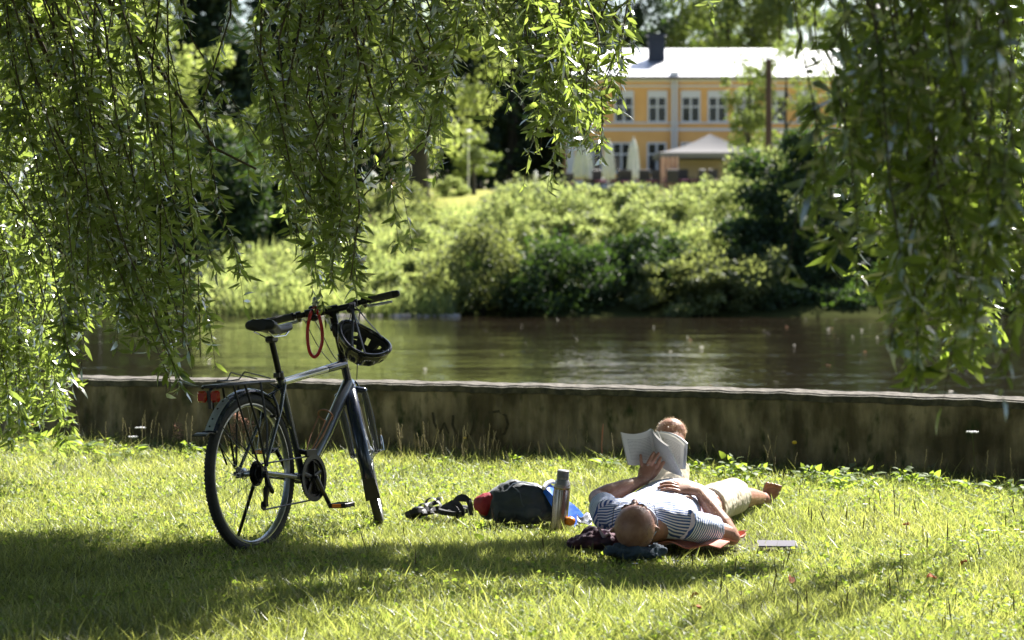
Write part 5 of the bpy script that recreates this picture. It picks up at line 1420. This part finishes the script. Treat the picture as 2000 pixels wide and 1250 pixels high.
def body():
    b=MB()
    # trunk under the clothes
    b.tube([T_(-.02,0,.11),T_(.1,0,.13),T_(.3,0,.135),T_(.5,0,.13),T_(.68,0,.115)],[(.12,.07),(.165,.10),(.16,.11),(.155,.11),(.15,.09)],20,up=V(0,0,1),round_=True)
    b.tube([T_(.0,0,.13),HC+Ud*-.09+Fd*-.02],[.062,.058],16,round_=True)
    # arms
    for sh,el,wr in ((Lsh,Lel,Lwr),(Rsh,Rel,Rwr)):
        b.tube([sh.lerp(el,.08),sh.lerp(el,.5),el],[.036,.046,.042],16,round_=True)
        b.tube([el,el.lerp(wr,.25),el.lerp(wr,.6),wr],[.043,.046,.037,(.029,.022)],16,round_=True)
    b.ball(Rel+V(.012,-.008,-.01),(.036,.036,.034))
    # legs
    b.tube([Hl,Hl.lerp(Kl,.5),Kl],[.088,.078,.062],18,round_=True); b.ball(Kl+V(0,-.005,.002),(.071,.066,.070))
    b.tube([Kl,Kl.lerp(Al,.3)+V(0,.02,0),Kl.lerp(Al,.7),Al],[.058,.060,.046,.036],18,round_=True)
    b.tube([Hr,Hr.lerp(Kr,.5),Kr],[.088,.078,.060],18,round_=True); b.tube([Kr,Kr.lerp(Ar,.3)-V(0,0,.005),Kr.lerp(Ar,.7),Ar],[.054,.055,.043,.034],18,round_=True)
    # left foot on the ground (behind), right foot toes up and rolled out
    b.tube([Al+V(0,-.03,-.03),Al+V(0,.06,-.02),Al+V(.01,.17,-.035)],[(.034,.03),(.040,.028),(.045,.018)],14,up=V(0,0,1),round_=True)
    hl=P(1497,979,12.07); ball_=P(1508,958,12.10)
    b.tube([hl,hl.lerp(ball_,.45)+V(-.004,.012,0),ball_],[(.033,.030),(.036,.026),(.044,.021)],16,up=V(.25,1,-.1),round_=True); b.ball(Ar.lerp(hl,.5),(.036,.04,.036))
    tw_=(V(.95,-.2,.05)).normalized(); td=V(.25,-.18,1).normalized(); cen=ball_+td*.014
    for k,(o,L,r) in enumerate(((-.034,.034,.0140),(-.012,.032,.0105),(.006,.028,.0100),(.022,.023,.0095),(.036,.018,.0090))):
        p0=cen+tw_*o-td*.012; b.tube([p0,p0+td*L*.6,p0+td*L+V(.0,-.006,0)],[r*1.05,r,r*.92],10,round_=True)
    # head: cranium, face, jaw
    b.ball(Hd(0,-.008,.022),(.087,.098,.090),MH,24,16)
    b.ball(Hd(0,.030,-.012),(.073,.062,.085),MH,20,14)
    b.ball(Hd(0,.022,-.070),(.052,.056,.050),MH,18,12); b.ball(Hd(0,.060,-.098),(.024,.020,.020),MH)
    for s_ in (-1,1):
        b.ball(Hd(s_*.030,.078,.018),(.024,.013,.011),MH); b.ball(Hd(s_*.044,.058,-.028),(.021,.020,.022),MH)
        b.tube([Hd(s_*.076,-.008,.020),Hd(s_*.088,-.014,.014),Hd(s_*.091,-.014,-.006),Hd(s_*.086,-.006,-.026),Hd(s_*.078,.002,-.036)],[.0075,.0085,.0085,.008,.006],10,round_=True)
        b.ball(Hd(s_*.080,-.008,-.006),(.008,.014,.026),MH)
    b.tube([Hd(0,.086,.010),Hd(0,.105,-.022),Hd(0,.113,-.036)],[.0095,.0120,.0150],12,round_=True)
    for s_ in (-1,1): b.ball(Hd(s_*.012,.100,-.038),(.009,.010,.009),MH)
    b.tube([Hd(-.022,.078,-.066),Hd(0,.089,-.064),Hd(.022,.078,-.066)],.0075,10,round_=True); b.tube([Hd(-.018,.078,-.077),Hd(0,.087,-.077),Hd(.018,.078,-.077)],.008,10,round_=True)
    # left hand (back of the hand to us): little finger on the left
    nrm=V(-.1,-1,.15).normalized()
    kn=P(1266,912,10.965); b.tube([Lwr,Lwr.lerp(kn,.5),kn],[(.029,.021),(.036,.017),(.037,.014)],16,up=nrm,round_=True)
    def finger(pts,r0,r1):
        b.tube(pts,[r0+(r1-r0)*i/(len(pts)-1) for i in range(len(pts))],10,round_=True)
    Dk=10.965
    finger([P(1254,918,Dk),P(1253,907,Dk-.006),P(1252,897,Dk),P(1251.5,889,Dk+.012)],.0088,.0068)
    finger([P(1262,913,Dk),P(1267,902,Dk-.008),P(1272,892,Dk),P(1277,884,Dk+.014)],.0094,.0074)
    finger([P(1269,913,Dk),P(1276,901,Dk-.008),P(1281,893,Dk),P(1286,886,Dk+.014)],.0096,.0076)
    finger([P(1276,917,Dk),P(1283,908,Dk-.006),P(1287,901,Dk+.004),P(1290,894,Dk+.018)],.0094,.0074)
    finger([P(1271,934,Dk-.005),P(1281,925,Dk-.004),P(1289,914,Dk),P(1296,903,Dk+.012)],.0125,.0085)
    # right hand spread on the chest
    kn=P(1326,953,10.69); Dk=10.69
    b.tube([Rwr,Rwr.lerp(kn,.5)+V(0,0,.006),kn],[(.029,.022),(.036,.018),(.038,.014)],16,up=V(-.15,-.55,.85),round_=True)
    finger([P(1332,963,Dk-.02),P(1318,957,Dk-.03),P(1305,955,Dk-.03),P(1292,957,Dk-.03)],.0098,.0076)
    finger([P(1328,955,Dk-.01),P(1312,949,Dk-.01),P(1298,949,Dk-.01),P(1286,953,Dk-.015)],.0098,.0076)
    finger([P(1328,951,Dk+.01),P(1312,944,Dk+.01),P(1300,943,Dk+.01),P(1290,946,Dk+.005)],.0094,.0074)
    finger([P(1331,948,Dk+.03),P(1318,942,Dk+.03),P(1307,941,Dk+.03),P(1298,943,Dk+.03)],.0086,.0068)
    finger([P(1348,972,Dk-.03),P(1332,972,Dk-.045),P(1319,967,Dk-.045),P(1309,965,Dk-.045)],.0120,.0088)
    o=b.build('body',M_skin,man); remesh(o,.0034,3); bake(o)
    o.data.materials.clear(); o.data.materials.append(M_skin)
    return o
body()
def cloth(name,mb,m,stripe=None,vox=.006,sm=6,disp=None,parent=None):
    o=mb.build(name,m,parent or man); remesh(o,vox,sm,disp); bake(o); o.data.materials.clear(); o.data.materials.append(m)
    if stripe:
        co=np.zeros(len(o.data.vertices)*3,np.float32); o.data.vertices.foreach_get('co',co); co=co.reshape(-1,3)+np.array(man.location)
        a=o.data.attributes.new('tone','FLOAT','POINT'); a.data.foreach_set('value',stripe(co).astype(np.float32))
    return o
def along(p,d,wob=0.004):
    p=np.array(p); d=np.array(Vector(d).normalized())
    return lambda co: (co-p)@d + wob*np.sin(co[:,0]*23+co[:,2]*31)+wob*.6*np.sin(co[:,1]*37+co[:,0]*17)
s=MB()
s.tube([T_(-.045,0,.125),T_(.0,0,.130),T_(.07,0,.140),T_(.18,0,.148),T_(.32,0,.150),T_(.44,0,.158),T_(.56,0,.145),T_(.64,0,.125)],[(.085,.058),(.165,.080),(.198,.098),(.192,.104),(.186,.106),(.188,.122),(.182,.118),(.172,.100)],30,up=V(0,0,1))
for a,bb in ((Lsh,Lel),(Rsh,Rel)): s.tube([a+(T_(0.1,0,.14)-a)*.35,a.lerp(bb,.20 if a is Rsh else .06)],[(.080,.078),(.068,.066)],18,round_=True)
cloth('shirt',s,M_stripe,along(O_,A_*.55+V(0,0,.84)),disp=(.09,.016))
sl=MB(); d=(Rel-Rsh).normalized(); sl.tube([Rsh-d*.02,Rsh+d*.07,Rsh+d*.155],[.070,.067,.066],20); cloth('sleeve',sl,M_stripe,along(Rsh,d,.003),disp=(.06,.012))
sl=MB(); d=(Lel-Lsh).normalized(); sl.tube([Lsh-d*.03,Lsh+d*.03,Lsh+d*.085],[(.070,.076),(.068,.072),(.068,.072)],20); cloth('sleeve',sl,M_stripe,along(Lsh,d*.8+V(-.5,0,.1),.003),disp=(.06,.012))
co=MB(); co.torus(HC.lerp(T_(0,0,.13),.62)+V(0,.015,0),(T_(.1,0,.13)-HC),.072,.009,30,8); co.build('collar',M_stripe,man)
sh=MB()
sh.tube([T_(.55,0,.130),T_(.62,0,.128),T_(.72,0,.115)],[(.178,.105),(.180,.105),(.165,.09)],24,up=V(0,0,1),round_=True)
sh.tube([Hl,Hl.lerp(Kl,.3),Hl.lerp(Kl,.5)],[.102,.098,.098],20,round_=False)
sh.tube([Hr,Hr.lerp(Kr,.5)+V(0,0,.005),Hr.lerp(Kr,1.0)],[.098,.088,.088],20)
cloth('shorts',sh,M_khaki,disp=(.05,.013),sm=3)
# pocket gap with a patch of skin-toned shade at the hip
# eyebrows, eyes, stubble hair, glasses, ring, knee hair fuzz
def hairs(name,pts,nrm,n_,L,m,w=.0006):
    pass
M_hair=mat('grey_stubble',(.10,.085,.075),.8)
for s_ in (-1,1):
    e=MB(); e.tube([Hd(s_*.016,.090,.024),Hd(s_*.032,.091,.028),Hd(s_*.046,.080,.022)],[.003,.0035,.002],6,round_=True); e.build('eyebrow',M_hair,man)
    e=MB(); e.ball(Hd(s_*.031,.074,.004),(.013,.012,.010),MH); e.build('eye',mat('eye_white',(.75,.72,.68),.2),man)
gl=MB()
for s_ in (-1,1):
    gl.torus(Hd(s_*.034,.100,.002),Fd,.021,.0012,24,6)
    gl.tube([Hd(s_*.057,.098,.006),Hd(s_*.078,.085,.010),Hd(s_*.086,.02,.012),Hd(s_*.089,-.014,.010)],.0014,6)
gl.tube([Hd(-.011,.103,.004),Hd(.011,.103,.004)],.0018,6); gl.build('glasses',M_black,man)
rg=MB(); rg.torus(P(1264,907,10.958),(P(1267,902,10.957)-P(1262,913,10.965)),.0098,.0016,20,6); rg.build('ring',M_chrome,man)
# fine hair on forearm, knee and shin, catching the sun
M_fuzz=foliage('blond_hair',[(.55,.46,.34),(.62,.52,.40)],(.6,.5,.38),.5,.3,gl=.1)
def fuzz():
    P_=[];D_=[]
    def limb(a,b,ra,rb,n):
        a=np.array(a);b=np.array(b); t=rng.random((n,1)); ax=(b-a)/np.linalg.norm(b-a); q=rng.normal(size=(n,3)); q-= (q@ax)[:,None]*ax; q=unit(q)
        P_.append(a+(b-a)*t+q*(ra+(rb-ra)*t)*.97); D_.append(q*.8+ax*.7+rng.normal(size=(n,3))*.3)
    limb(Rel,Rwr,.045,.027,420); limb(Lel,Lwr,.045,.027,300); limb(Kl,Al,.062,.04,500); limb(Kr,Ar,.056,.036,250)
    n=700; q=unit(rng.normal(size=(n,3))); q[:,2]=abs(q[:,2]); P_.append(np.array(Kl+V(0,-.005,.002))+q*.0655); D_.append(q+rng.normal(size=(n,3))*.5)
    n=2600; q=unit(rng.normal(size=(n,3))); q=q[(q[:,1]<.05)|(np.abs(q[:,0])>.80)]; q=q[q[:,2]<.75]
    loc=q*np.array([.0875,.0985,.0905]); loc[:,2]+=.022; loc[:,1]-=.008; Mh=np.array(MH); ph=np.array(HC)+loc@Mh.T; dh=q@Mh.T+rng.normal(size=q.shape)*.4
    v,f=leaves(ph,dh,.0045,.0009,.2); npmesh('hair',v,f,M_hair,man)
    pos=np.concatenate(P_); d=np.concatenate(D_); L=.010+.008*rng.random(len(pos))
    v,f=leaves(pos,d,L,.0009,.3); npmesh('body_hair',v,f,M_fuzz,man)
fuzz()

# the book in his hand
def pagemat():
    m=mat('printed_page',(.70,.69,.66),.75); n=m.node_tree; b=n.nodes['Principled BSDF']
    uv=n.nodes.new('ShaderNodeUVMap'); sx=n.nodes.new('ShaderNodeSeparateXYZ'); n.links.new(uv.outputs[0],sx.inputs[0])
    def M2(op,a,bv):
        q=n.nodes.new('ShaderNodeMath'); q.operation=op; n.links.new(a,q.inputs[0])
        if isinstance(bv,float): q.inputs[1].default_value=bv
        else: n.links.new(bv,q.inputs[1])
        return q.outputs[0]
    fr=M2('FRACT',M2('MULTIPLY',sx.outputs[1],22.0),1.0); line=M2('GREATER_THAN',fr,.58)
    tx=n.nodes.new('ShaderNodeTexNoise'); tx.inputs['Scale'].default_value=1.0
    cb=n.nodes.new('ShaderNodeCombineXYZ'); n.links.new(M2('MULTIPLY',sx.outputs[0],60.0),cb.inputs[0]); n.links.new(M2('FLOOR',M2('MULTIPLY',sx.outputs[1],22.0),1.0),cb.inputs[1]); n.links.new(cb.outputs[0],tx.inputs['Vector'])
    wd=M2('GREATER_THAN',tx.outputs[0],.44)
    a=M2('MULTIPLY',line,wd)
    for k,lo,hi in ((0,.12,.88),(1,.14,.84)): a=M2('MULTIPLY',a,M2('MULTIPLY',M2('GREATER_THAN',sx.outputs[k],lo),M2('LESS_THAN',sx.outputs[k],hi)))
    mx=n.nodes.new('ShaderNodeMixRGB'); n.links.new(M2('MULTIPLY',a,.62),mx.inputs[0]); mx.inputs[1].default_value=(.70,.69,.66,1); mx.inputs[2].default_value=(.10,.10,.11,1)
    n.links.new(mx.outputs[0],b.inputs['Base Color']); 
    t=n.nodes.new('ShaderNodeBsdfTranslucent'); t.inputs[0].default_value=(.7,.66,.58,1); ms=n.nodes.new('ShaderNodeMixShader'); ms.inputs[0].default_value=.22
    out=n.nodes['Material Output']; n.links.new(b.outputs[0],ms.inputs[1]); n.links.new(t.outputs[0],ms.inputs[2]); n.links.new(ms.outputs[0],out.inputs[0])
    return m
M_page=pagemat(); M_edge2=mat('page_block',(.55,.54,.52),.8,noise=(300,(.42,.41,.40),2)); M_cov=mat('paperback_cover',(.50,.52,.55),.4)
def bez(pts,t):
    pts=[Vector(p) for p in pts]
    while len(pts)>1: pts=[a.lerp(b,t) for a,b in zip(pts[:-1],pts[1:])]
    return pts[0]
def book():
    D=11.0
    root=thing('paperback_book','open paperback with curled pages held up by the reading man','book',P(1275,880,D))
    # left-hand pages
    top=[P(1213,844,D-.03),P(1238,852,D-.01),P(1262,846,D+.02),P(1272,837,D+.05)]
    bot=[P(1228,908,D-.045),P(1245,909,D-.02),P(1266,909,D+.02),P(1284,905,D+.05)]
    m=MB(); m.sheet(lambda u,v: bez(bot,u).lerp(bez(top,u),v),18,14,.0); m.build('left_page',M_page,root)
    m=MB(); m.sheet(lambda u,v: bez(bot,u).lerp(bez(top,u),v)+V(0,.0006,0),18,6,-.010 if False else .010)
    for i,q in enumerate(m.v): m.v[i]=q
    o=m.build('page_block',M_edge2,root,smooth=False)
    # make sure the block lies behind the page
    me=o.data; nn=len(me.vertices)//2
    for i in range(nn):
        a=me.vertices[i].co; bq=me.vertices[i+nn].co
        dlt=bq-a
        if dlt.y<0: me.vertices[i+nn].co=a-dlt
    # middle block, turned edge-on
    t2=[P(1272,839,D+.05),P(1278,853,D+.02),P(1291,864,D-.02),P(1304,872,D-.05)]
    b2=[P(1284,906,D+.05),P(1295,916,D+.02),P(1312,925,D-.01),P(1333,931,D-.03)]
    m=MB(); m.sheet(lambda u,v: bez(b2,u).lerp(bez(t2,u),v),16,10,.009); m.build('page_block',M_edge2,root,smooth=False)
    # right leaves curling over, sunlit from behind
    t3=[P(1275,848,D+.06),P(1290,840,D+.09),P(1318,846,D+.07),P(1337,868,D+.0)]
    b3=[P(1290,905,D+.06),P(1300,912,D+.08),P(1322,914,D+.06),P(1333,917,D+.0)]
    m=MB(); m.sheet(lambda u,v: bez(b3,u).lerp(bez(t3,u),v),20,12,.0); m.build('right_page',M_page,root)
    t4=[q+V(.003,.006,.004) for q in t3]; b4=[q+V(.003,.006,0) for q in b3]
    m=MB(); m.sheet(lambda u,v: bez(b4,u).lerp(bez(t4,u),v)+V(.01*u,0,0),20,6,.003); m.build('cover',M_cov,root)
    m=MB(); m.sheet(lambda u,v: P(1290,870,D+.03).lerp(P(1281,850,D+.07),v)+(P(1300,858,D+.06)-P(1290,870,D+.03))*u+V(0,0,.012*math.sin(u*6)),8,5,.0); m.build('loose_leaf',M_page,root)
book()

# ------------------------------------------------------------------ weeds, flowers and stalks
def lawn_y(px,py): q=G(px,py); q.z=lawnz(q.x,q.y)-.005; return q
def weed_proto(name,label,m,n,L,w,h,group):
    root=thing(name,label,'weed',(0,0,0),group)
    pos=[];d=[];st=MB()
    for i in range(n):
        a=2*math.pi*i/n+random.uniform(-.4,.4); r=random.uniform(.2,1); z=h*random.uniform(.25,1)
        p=V(math.cos(a)*.05*r,math.sin(a)*.05*r,z); st.tube([(0,0,0),(p.x*.4,p.y*.4,z*.6),p],[.002,.0016,.0012],4)
        pos.append(p); d.append((math.cos(a),math.sin(a),random.uniform(-.2,.9)))
    pos=np.array([tuple(p) for p in pos]); d=np.array(d); nn=np.tile([0,0,1.],(n,1))+rng.normal(size=(n,3))*.35
    LL=L*(.7+.6*rng.random(n)); v,f=leaves(pos,d,LL,LL*w,.35,nn); npmesh('leaves' if 0 else 'foliage',v,f,m,root)
    st.build('stem',m,root); return root
protos=[]
gW='broadleaf weeds along the wall foot'
for k,(n,L,w,h) in enumerate(((14,.065,.55,.10),(20,.05,.6,.13),(9,.085,.42,.08))):
    protos.append(weed_proto('broadleaf_weed','lush broadleaf weed at the foot of the river wall',M_weed,n,L,w,h,gW))
used=[False]*3
wpts=[(x,wally_off) for x,wally_off in []]
for i in range(74):
    if i<40: px=random.uniform(1330,2010)
    elif i<56: px=random.uniform(20,400)
    elif i<66: px=random.uniform(1180,1340)
    else: px=random.uniform(400,1180)
    D=14.0
    for _ in range(6): x=(px-1000)/F*D; D=float(wally(x))-.12-0
    D-=.22+abs(random.gauss(0,.30 if i<56 else .15)); x=(px-1000)/F*D
    k=random.randrange(3); sc=random.uniform(.5,1.0)*(1.0 if i<66 else .7); loc=(x,D,lawnz(x,D)-.01); rz=random.uniform(0,6)
    if not used[k]: protos[k].location=loc; protos[k].rotation_euler=(0,0,rz); protos[k].scale=(sc,)*3; used[k]=True
    else: dup(protos[k],loc,rz,None,sc)
def once(proto,places,tilt=0.0):
    for i,(loc,sc) in enumerate(places):
        r=random.uniform(0,6)
        if i==0: proto.location=loc; proto.rotation_euler=(0,0,r); proto.scale=(sc,)*3
        else:
            q_=dup(proto,loc,r,None,sc); q_.rotation_euler=(random.gauss(0,tilt),random.gauss(0,tilt),r)
# rosettes in the lawn
ros=weed_proto('plantain_rosette','low round-leaved plantain rosette in the lawn',M_weed,9,.075,.6,.03,'plantain rosettes in the lawn')
pts=[(620,1000),(645,1005),(680,1045),(585,1012),(820,1012),(930,1022),(1395,1120),(1700,1000),(1720,905),(365,995),(370,1010),(1440,1170),(960,1065),(700,1075),(1590,1055),(1870,960),(1240,1150),(520,1080),(905,1085)]
once(ros,[(tuple(lawn_y(x,y)),random.uniform(.5,.85)) for x,y in pts])
# brown seed spikes
M_spike=mat('brown_seed_head',(.055,.032,.018),.85); M_stalk=mat('green_stalk',(.10,.12,.035),.7); M_straw=mat('straw_stalk',(.36,.30,.16),.8)
sp_=thing('plantain_spike','thin brown plantain seed spike standing up from the lawn','seed spike',(0,0,0),'brown plantain spikes in the lawn')
m=MB(); m.tube([(0,0,0),(.004,0,.05),(.006,0,.10)],.0011,5); m.build('stalk',M_stalk,sp_)
m=MB(); m.tube([(.005,0,.075),(.006,0,.09),(.007,0,.12),(.011,0,.155)],[.0015,.0030,.0028,.0008],6); m.build('seed_head',M_spike,sp_)
pl_=[]
for i in range(170):
    if i<120: px=random.uniform(1340,2010); py=random.uniform(905,1245)
    else: px=random.uniform(700,1340); py=random.uniform(925,1200)
    q=lawn_y(px,py)
    if q.y>wally(q.x)-.2: continue
    if any(((q.x-c[0])/c[2])**2+((q.y-c[1])/c[3])**2<2.6 for c in EXC): continue
    pl_.append((tuple(q),random.uniform(.45,.95)))
once(sp_,pl_,.14)
# flowering grass stalks by the wall
gs=thing('grass_stalk','thin pale flowering grass stalk rising before the river wall','grass stalk',(0,0,0),'flowering grass stalks before the wall')
m=MB(); m.tube([(0,0,0),(.005,0,.10),(.016,0,.20)],[.0014,.0011,.0007],4); m.build('stalk',M_straw,gs)
m=MB()
for k in range(9): z=.13+.008*k; m.ball((.010+.006*(k/9)+random.uniform(-.003,.003),random.uniform(-.003,.003),z),(.0022,.0022,.0045),n=6,m=4)
m.build('seed_head',M_straw,gs)
pl_=[]
for i in range(150):
    px=random.gauss(880,70) if i<60 else (random.uniform(150,560) if i<105 else random.uniform(560,2000)); D=14
    for _ in range(6): x=(px-1000)/F*D; D=float(wally(x))-.1
    D-=abs(random.gauss(0,.35)); x=(px-1000)/F*D; pl_.append(((x,D,lawnz(x,D)-.01),random.uniform(.6,1.25)))
once(gs,pl_,.16)
# daisies, dandelion-like flowers, umbel, clover, rust sorrel
M_pet=mat('white_petal',(.78,.78,.80),.6); M_yc=mat('yellow_floret',(.80,.55,.03),.6)
def flower(name,label,cat,group,h,r,pm,cm,np_=14):
    root=thing(name,label,cat,(0,0,0),group)
    m=MB(); m.tube([(0,0,0),(.003,0,h*.6),(0,0,h)],.0012,5); m.build('stalk',M_stalk,root)
    if pm:
        m=MB()
        for i in range(np_):
            a=2*math.pi*i/np_; Mx=Matrix.Rotation(a,3,'Z'); c=Mx@V(r*.62,0,0); m.ball(c+V(0,0,h),(r*.42,r*.15,.0012),M=Mx,n=8,m=4)
        m.build('petals' if 0 else 'petal_ring',pm,root)
    m=MB(); m.ball((0,0,h+.001),(r*.36 if pm else r,r*.36 if pm else r,r*.3 if pm else r*.7),n=12,m=6); m.build('flower_centre',cm,root); return root
da=flower('daisy','small white daisy open in the sunny lawn at the right','daisy','white daisies in the lawn',.055,.014,M_pet,M_yc)
once(da,[(tuple(lawn_y(x,y+8)),random.uniform(.8,1.1)) for x,y in ((1927,1056),(1940,1052),(1985,1053),(1998,1060),(1880,1075),(1770,1100),(1240,1110),(1320,1105),(1690,1000),(1450,1115))])
dn=flower('hawkbit_flower','yellow flower on a tall stalk before the river wall','yellow flower','yellow flowers before the wall',.17,.013,None,M_yc)
pl_=[]
for px,s in ((1553,1.1),(908,.8),(500,.7),(60,.7)):
    D=14
    for _ in range(6): x=(px-1000)/F*D; D=float(wally(x))-.25
    x=(px-1000)/F*D; pl_.append(((x,D,lawnz(x,D)),s))
once(dn,pl_)
def umbel(px,h,label):
    D=14
    for _ in range(6): x=(px-1000)/F*D; D=float(wally(x))-.3
    x=(px-1000)/F*D; z=lawnz(x,D); root=thing('umbel_flower',label,'flower',(x,D,z))
    m=MB(); m.tube([(x,D,z),(x-.02,D,z+h*.6),(x-.03,D,z+h)],.0018,5); m.build('stalk',M_stalk,root)
    m=MB()
    for i in range(26): a=random.uniform(0,6.28); r=.034*math.sqrt(random.random()); m.ball((x-.03+r*math.cos(a),D+r*math.sin(a),z+h+.008-.1*r),.005,n=6,m=4)
    m.build('umbel',M_pet,root)
umbel(1912,.30,'flat white umbel flower on a tall stalk at the right of the wall'); umbel(283,.13,'low white umbel flower at the left foot of the wall'); umbel(268,.07,'lowest white umbel flower at the left foot of the wall')
def dock(px,off,h,label,colr):
    D=14
    for _ in range(6): x=(px-1000)/F*D; D=float(wally(x))-off
    x=(px-1000)/F*D; z=lawnz(x,D); root=thing('dock_plant',label,'plant',(x,D,z))
    m=MB(); m.tube([(x,D,z),(x+.005,D,z+h)],.002,5); m.build('stalk',M_stalk,root)
    n=160; t=rng.random(n)**.7; pos=np.stack([x+rng.normal(size=n)*.014,D+rng.normal(size=n)*.014,z+h*(.35+.65*t)],1)
    v,f=leaves(pos,rng.normal(size=(n,3)),.010,.007,.2); npmesh('seed_head',v,f,colr,root)
M_rust=foliage('rust_seed',[(.36,.20,.15),(.45,.30,.23)],(.6,.4,.32),.4,.5,gl=.04)
for px,h in ((462,.26),(474,.22),(487,.20),(452,.18),(345,.17)): dock(px,.2,h,{462:'tallest rusty dock seed head behind the rear wheel',474:'rusty dock seed head in the middle of the clump behind the rear wheel',487:'rusty dock seed head at the right of the clump behind the rear wheel',452:'short rusty dock seed head at the left of the clump behind the rear wheel',345:'single rusty dock seed head left of the bicycle before the wall'}[px],M_rust)
q=P(1177,895,14.0); rr=thing('dock_stalk','single tall red-brown dry stalk before the wall left of the book','stalk',(q.x,q.y,lawnz(q.x,q.y)))
m=MB(); m.tube([(q.x,q.y,lawnz(q.x,q.y)),tuple(P(1175,870,14.0)),tuple(P(1177,842,14.0)),tuple(P(1178,828,14.0))],[.003,.003,.005,.002],6); m.build('stalk',mat('red_brown_stalk',(.40,.17,.11),.8),rr)
# few dry leaves on the lawn
dl=MB(); dl.sheet(lambda u,v:((u-.5)*.05,(v-.5)*.03*math.sin(math.pi*(u*.94+.03)),.006*math.sin(u*5)+.004*math.cos(v*6)),8,4,.001); dlo=dl.build('dry_leaf',mat('rusty_leaf',(.42,.13,.05),.7)); tag(dlo,'small rusty fallen leaf lying on the lawn','leaf','rusty fallen leaves on the lawn')
for i,(x,y) in enumerate(((1545,1150),(1880,1120),(1820,1145),(1360,1215),(1355,1190),(1770,1040))):
    o=dlo if i==0 else dlo.copy()
    if i: C.objects.link(o)
    p=lawn_y(x,y); p.z+=.045; o.location=p; o.rotation_euler=(random.uniform(-.6,.6),random.uniform(-.6,.6),random.uniform(0,6))
grass()
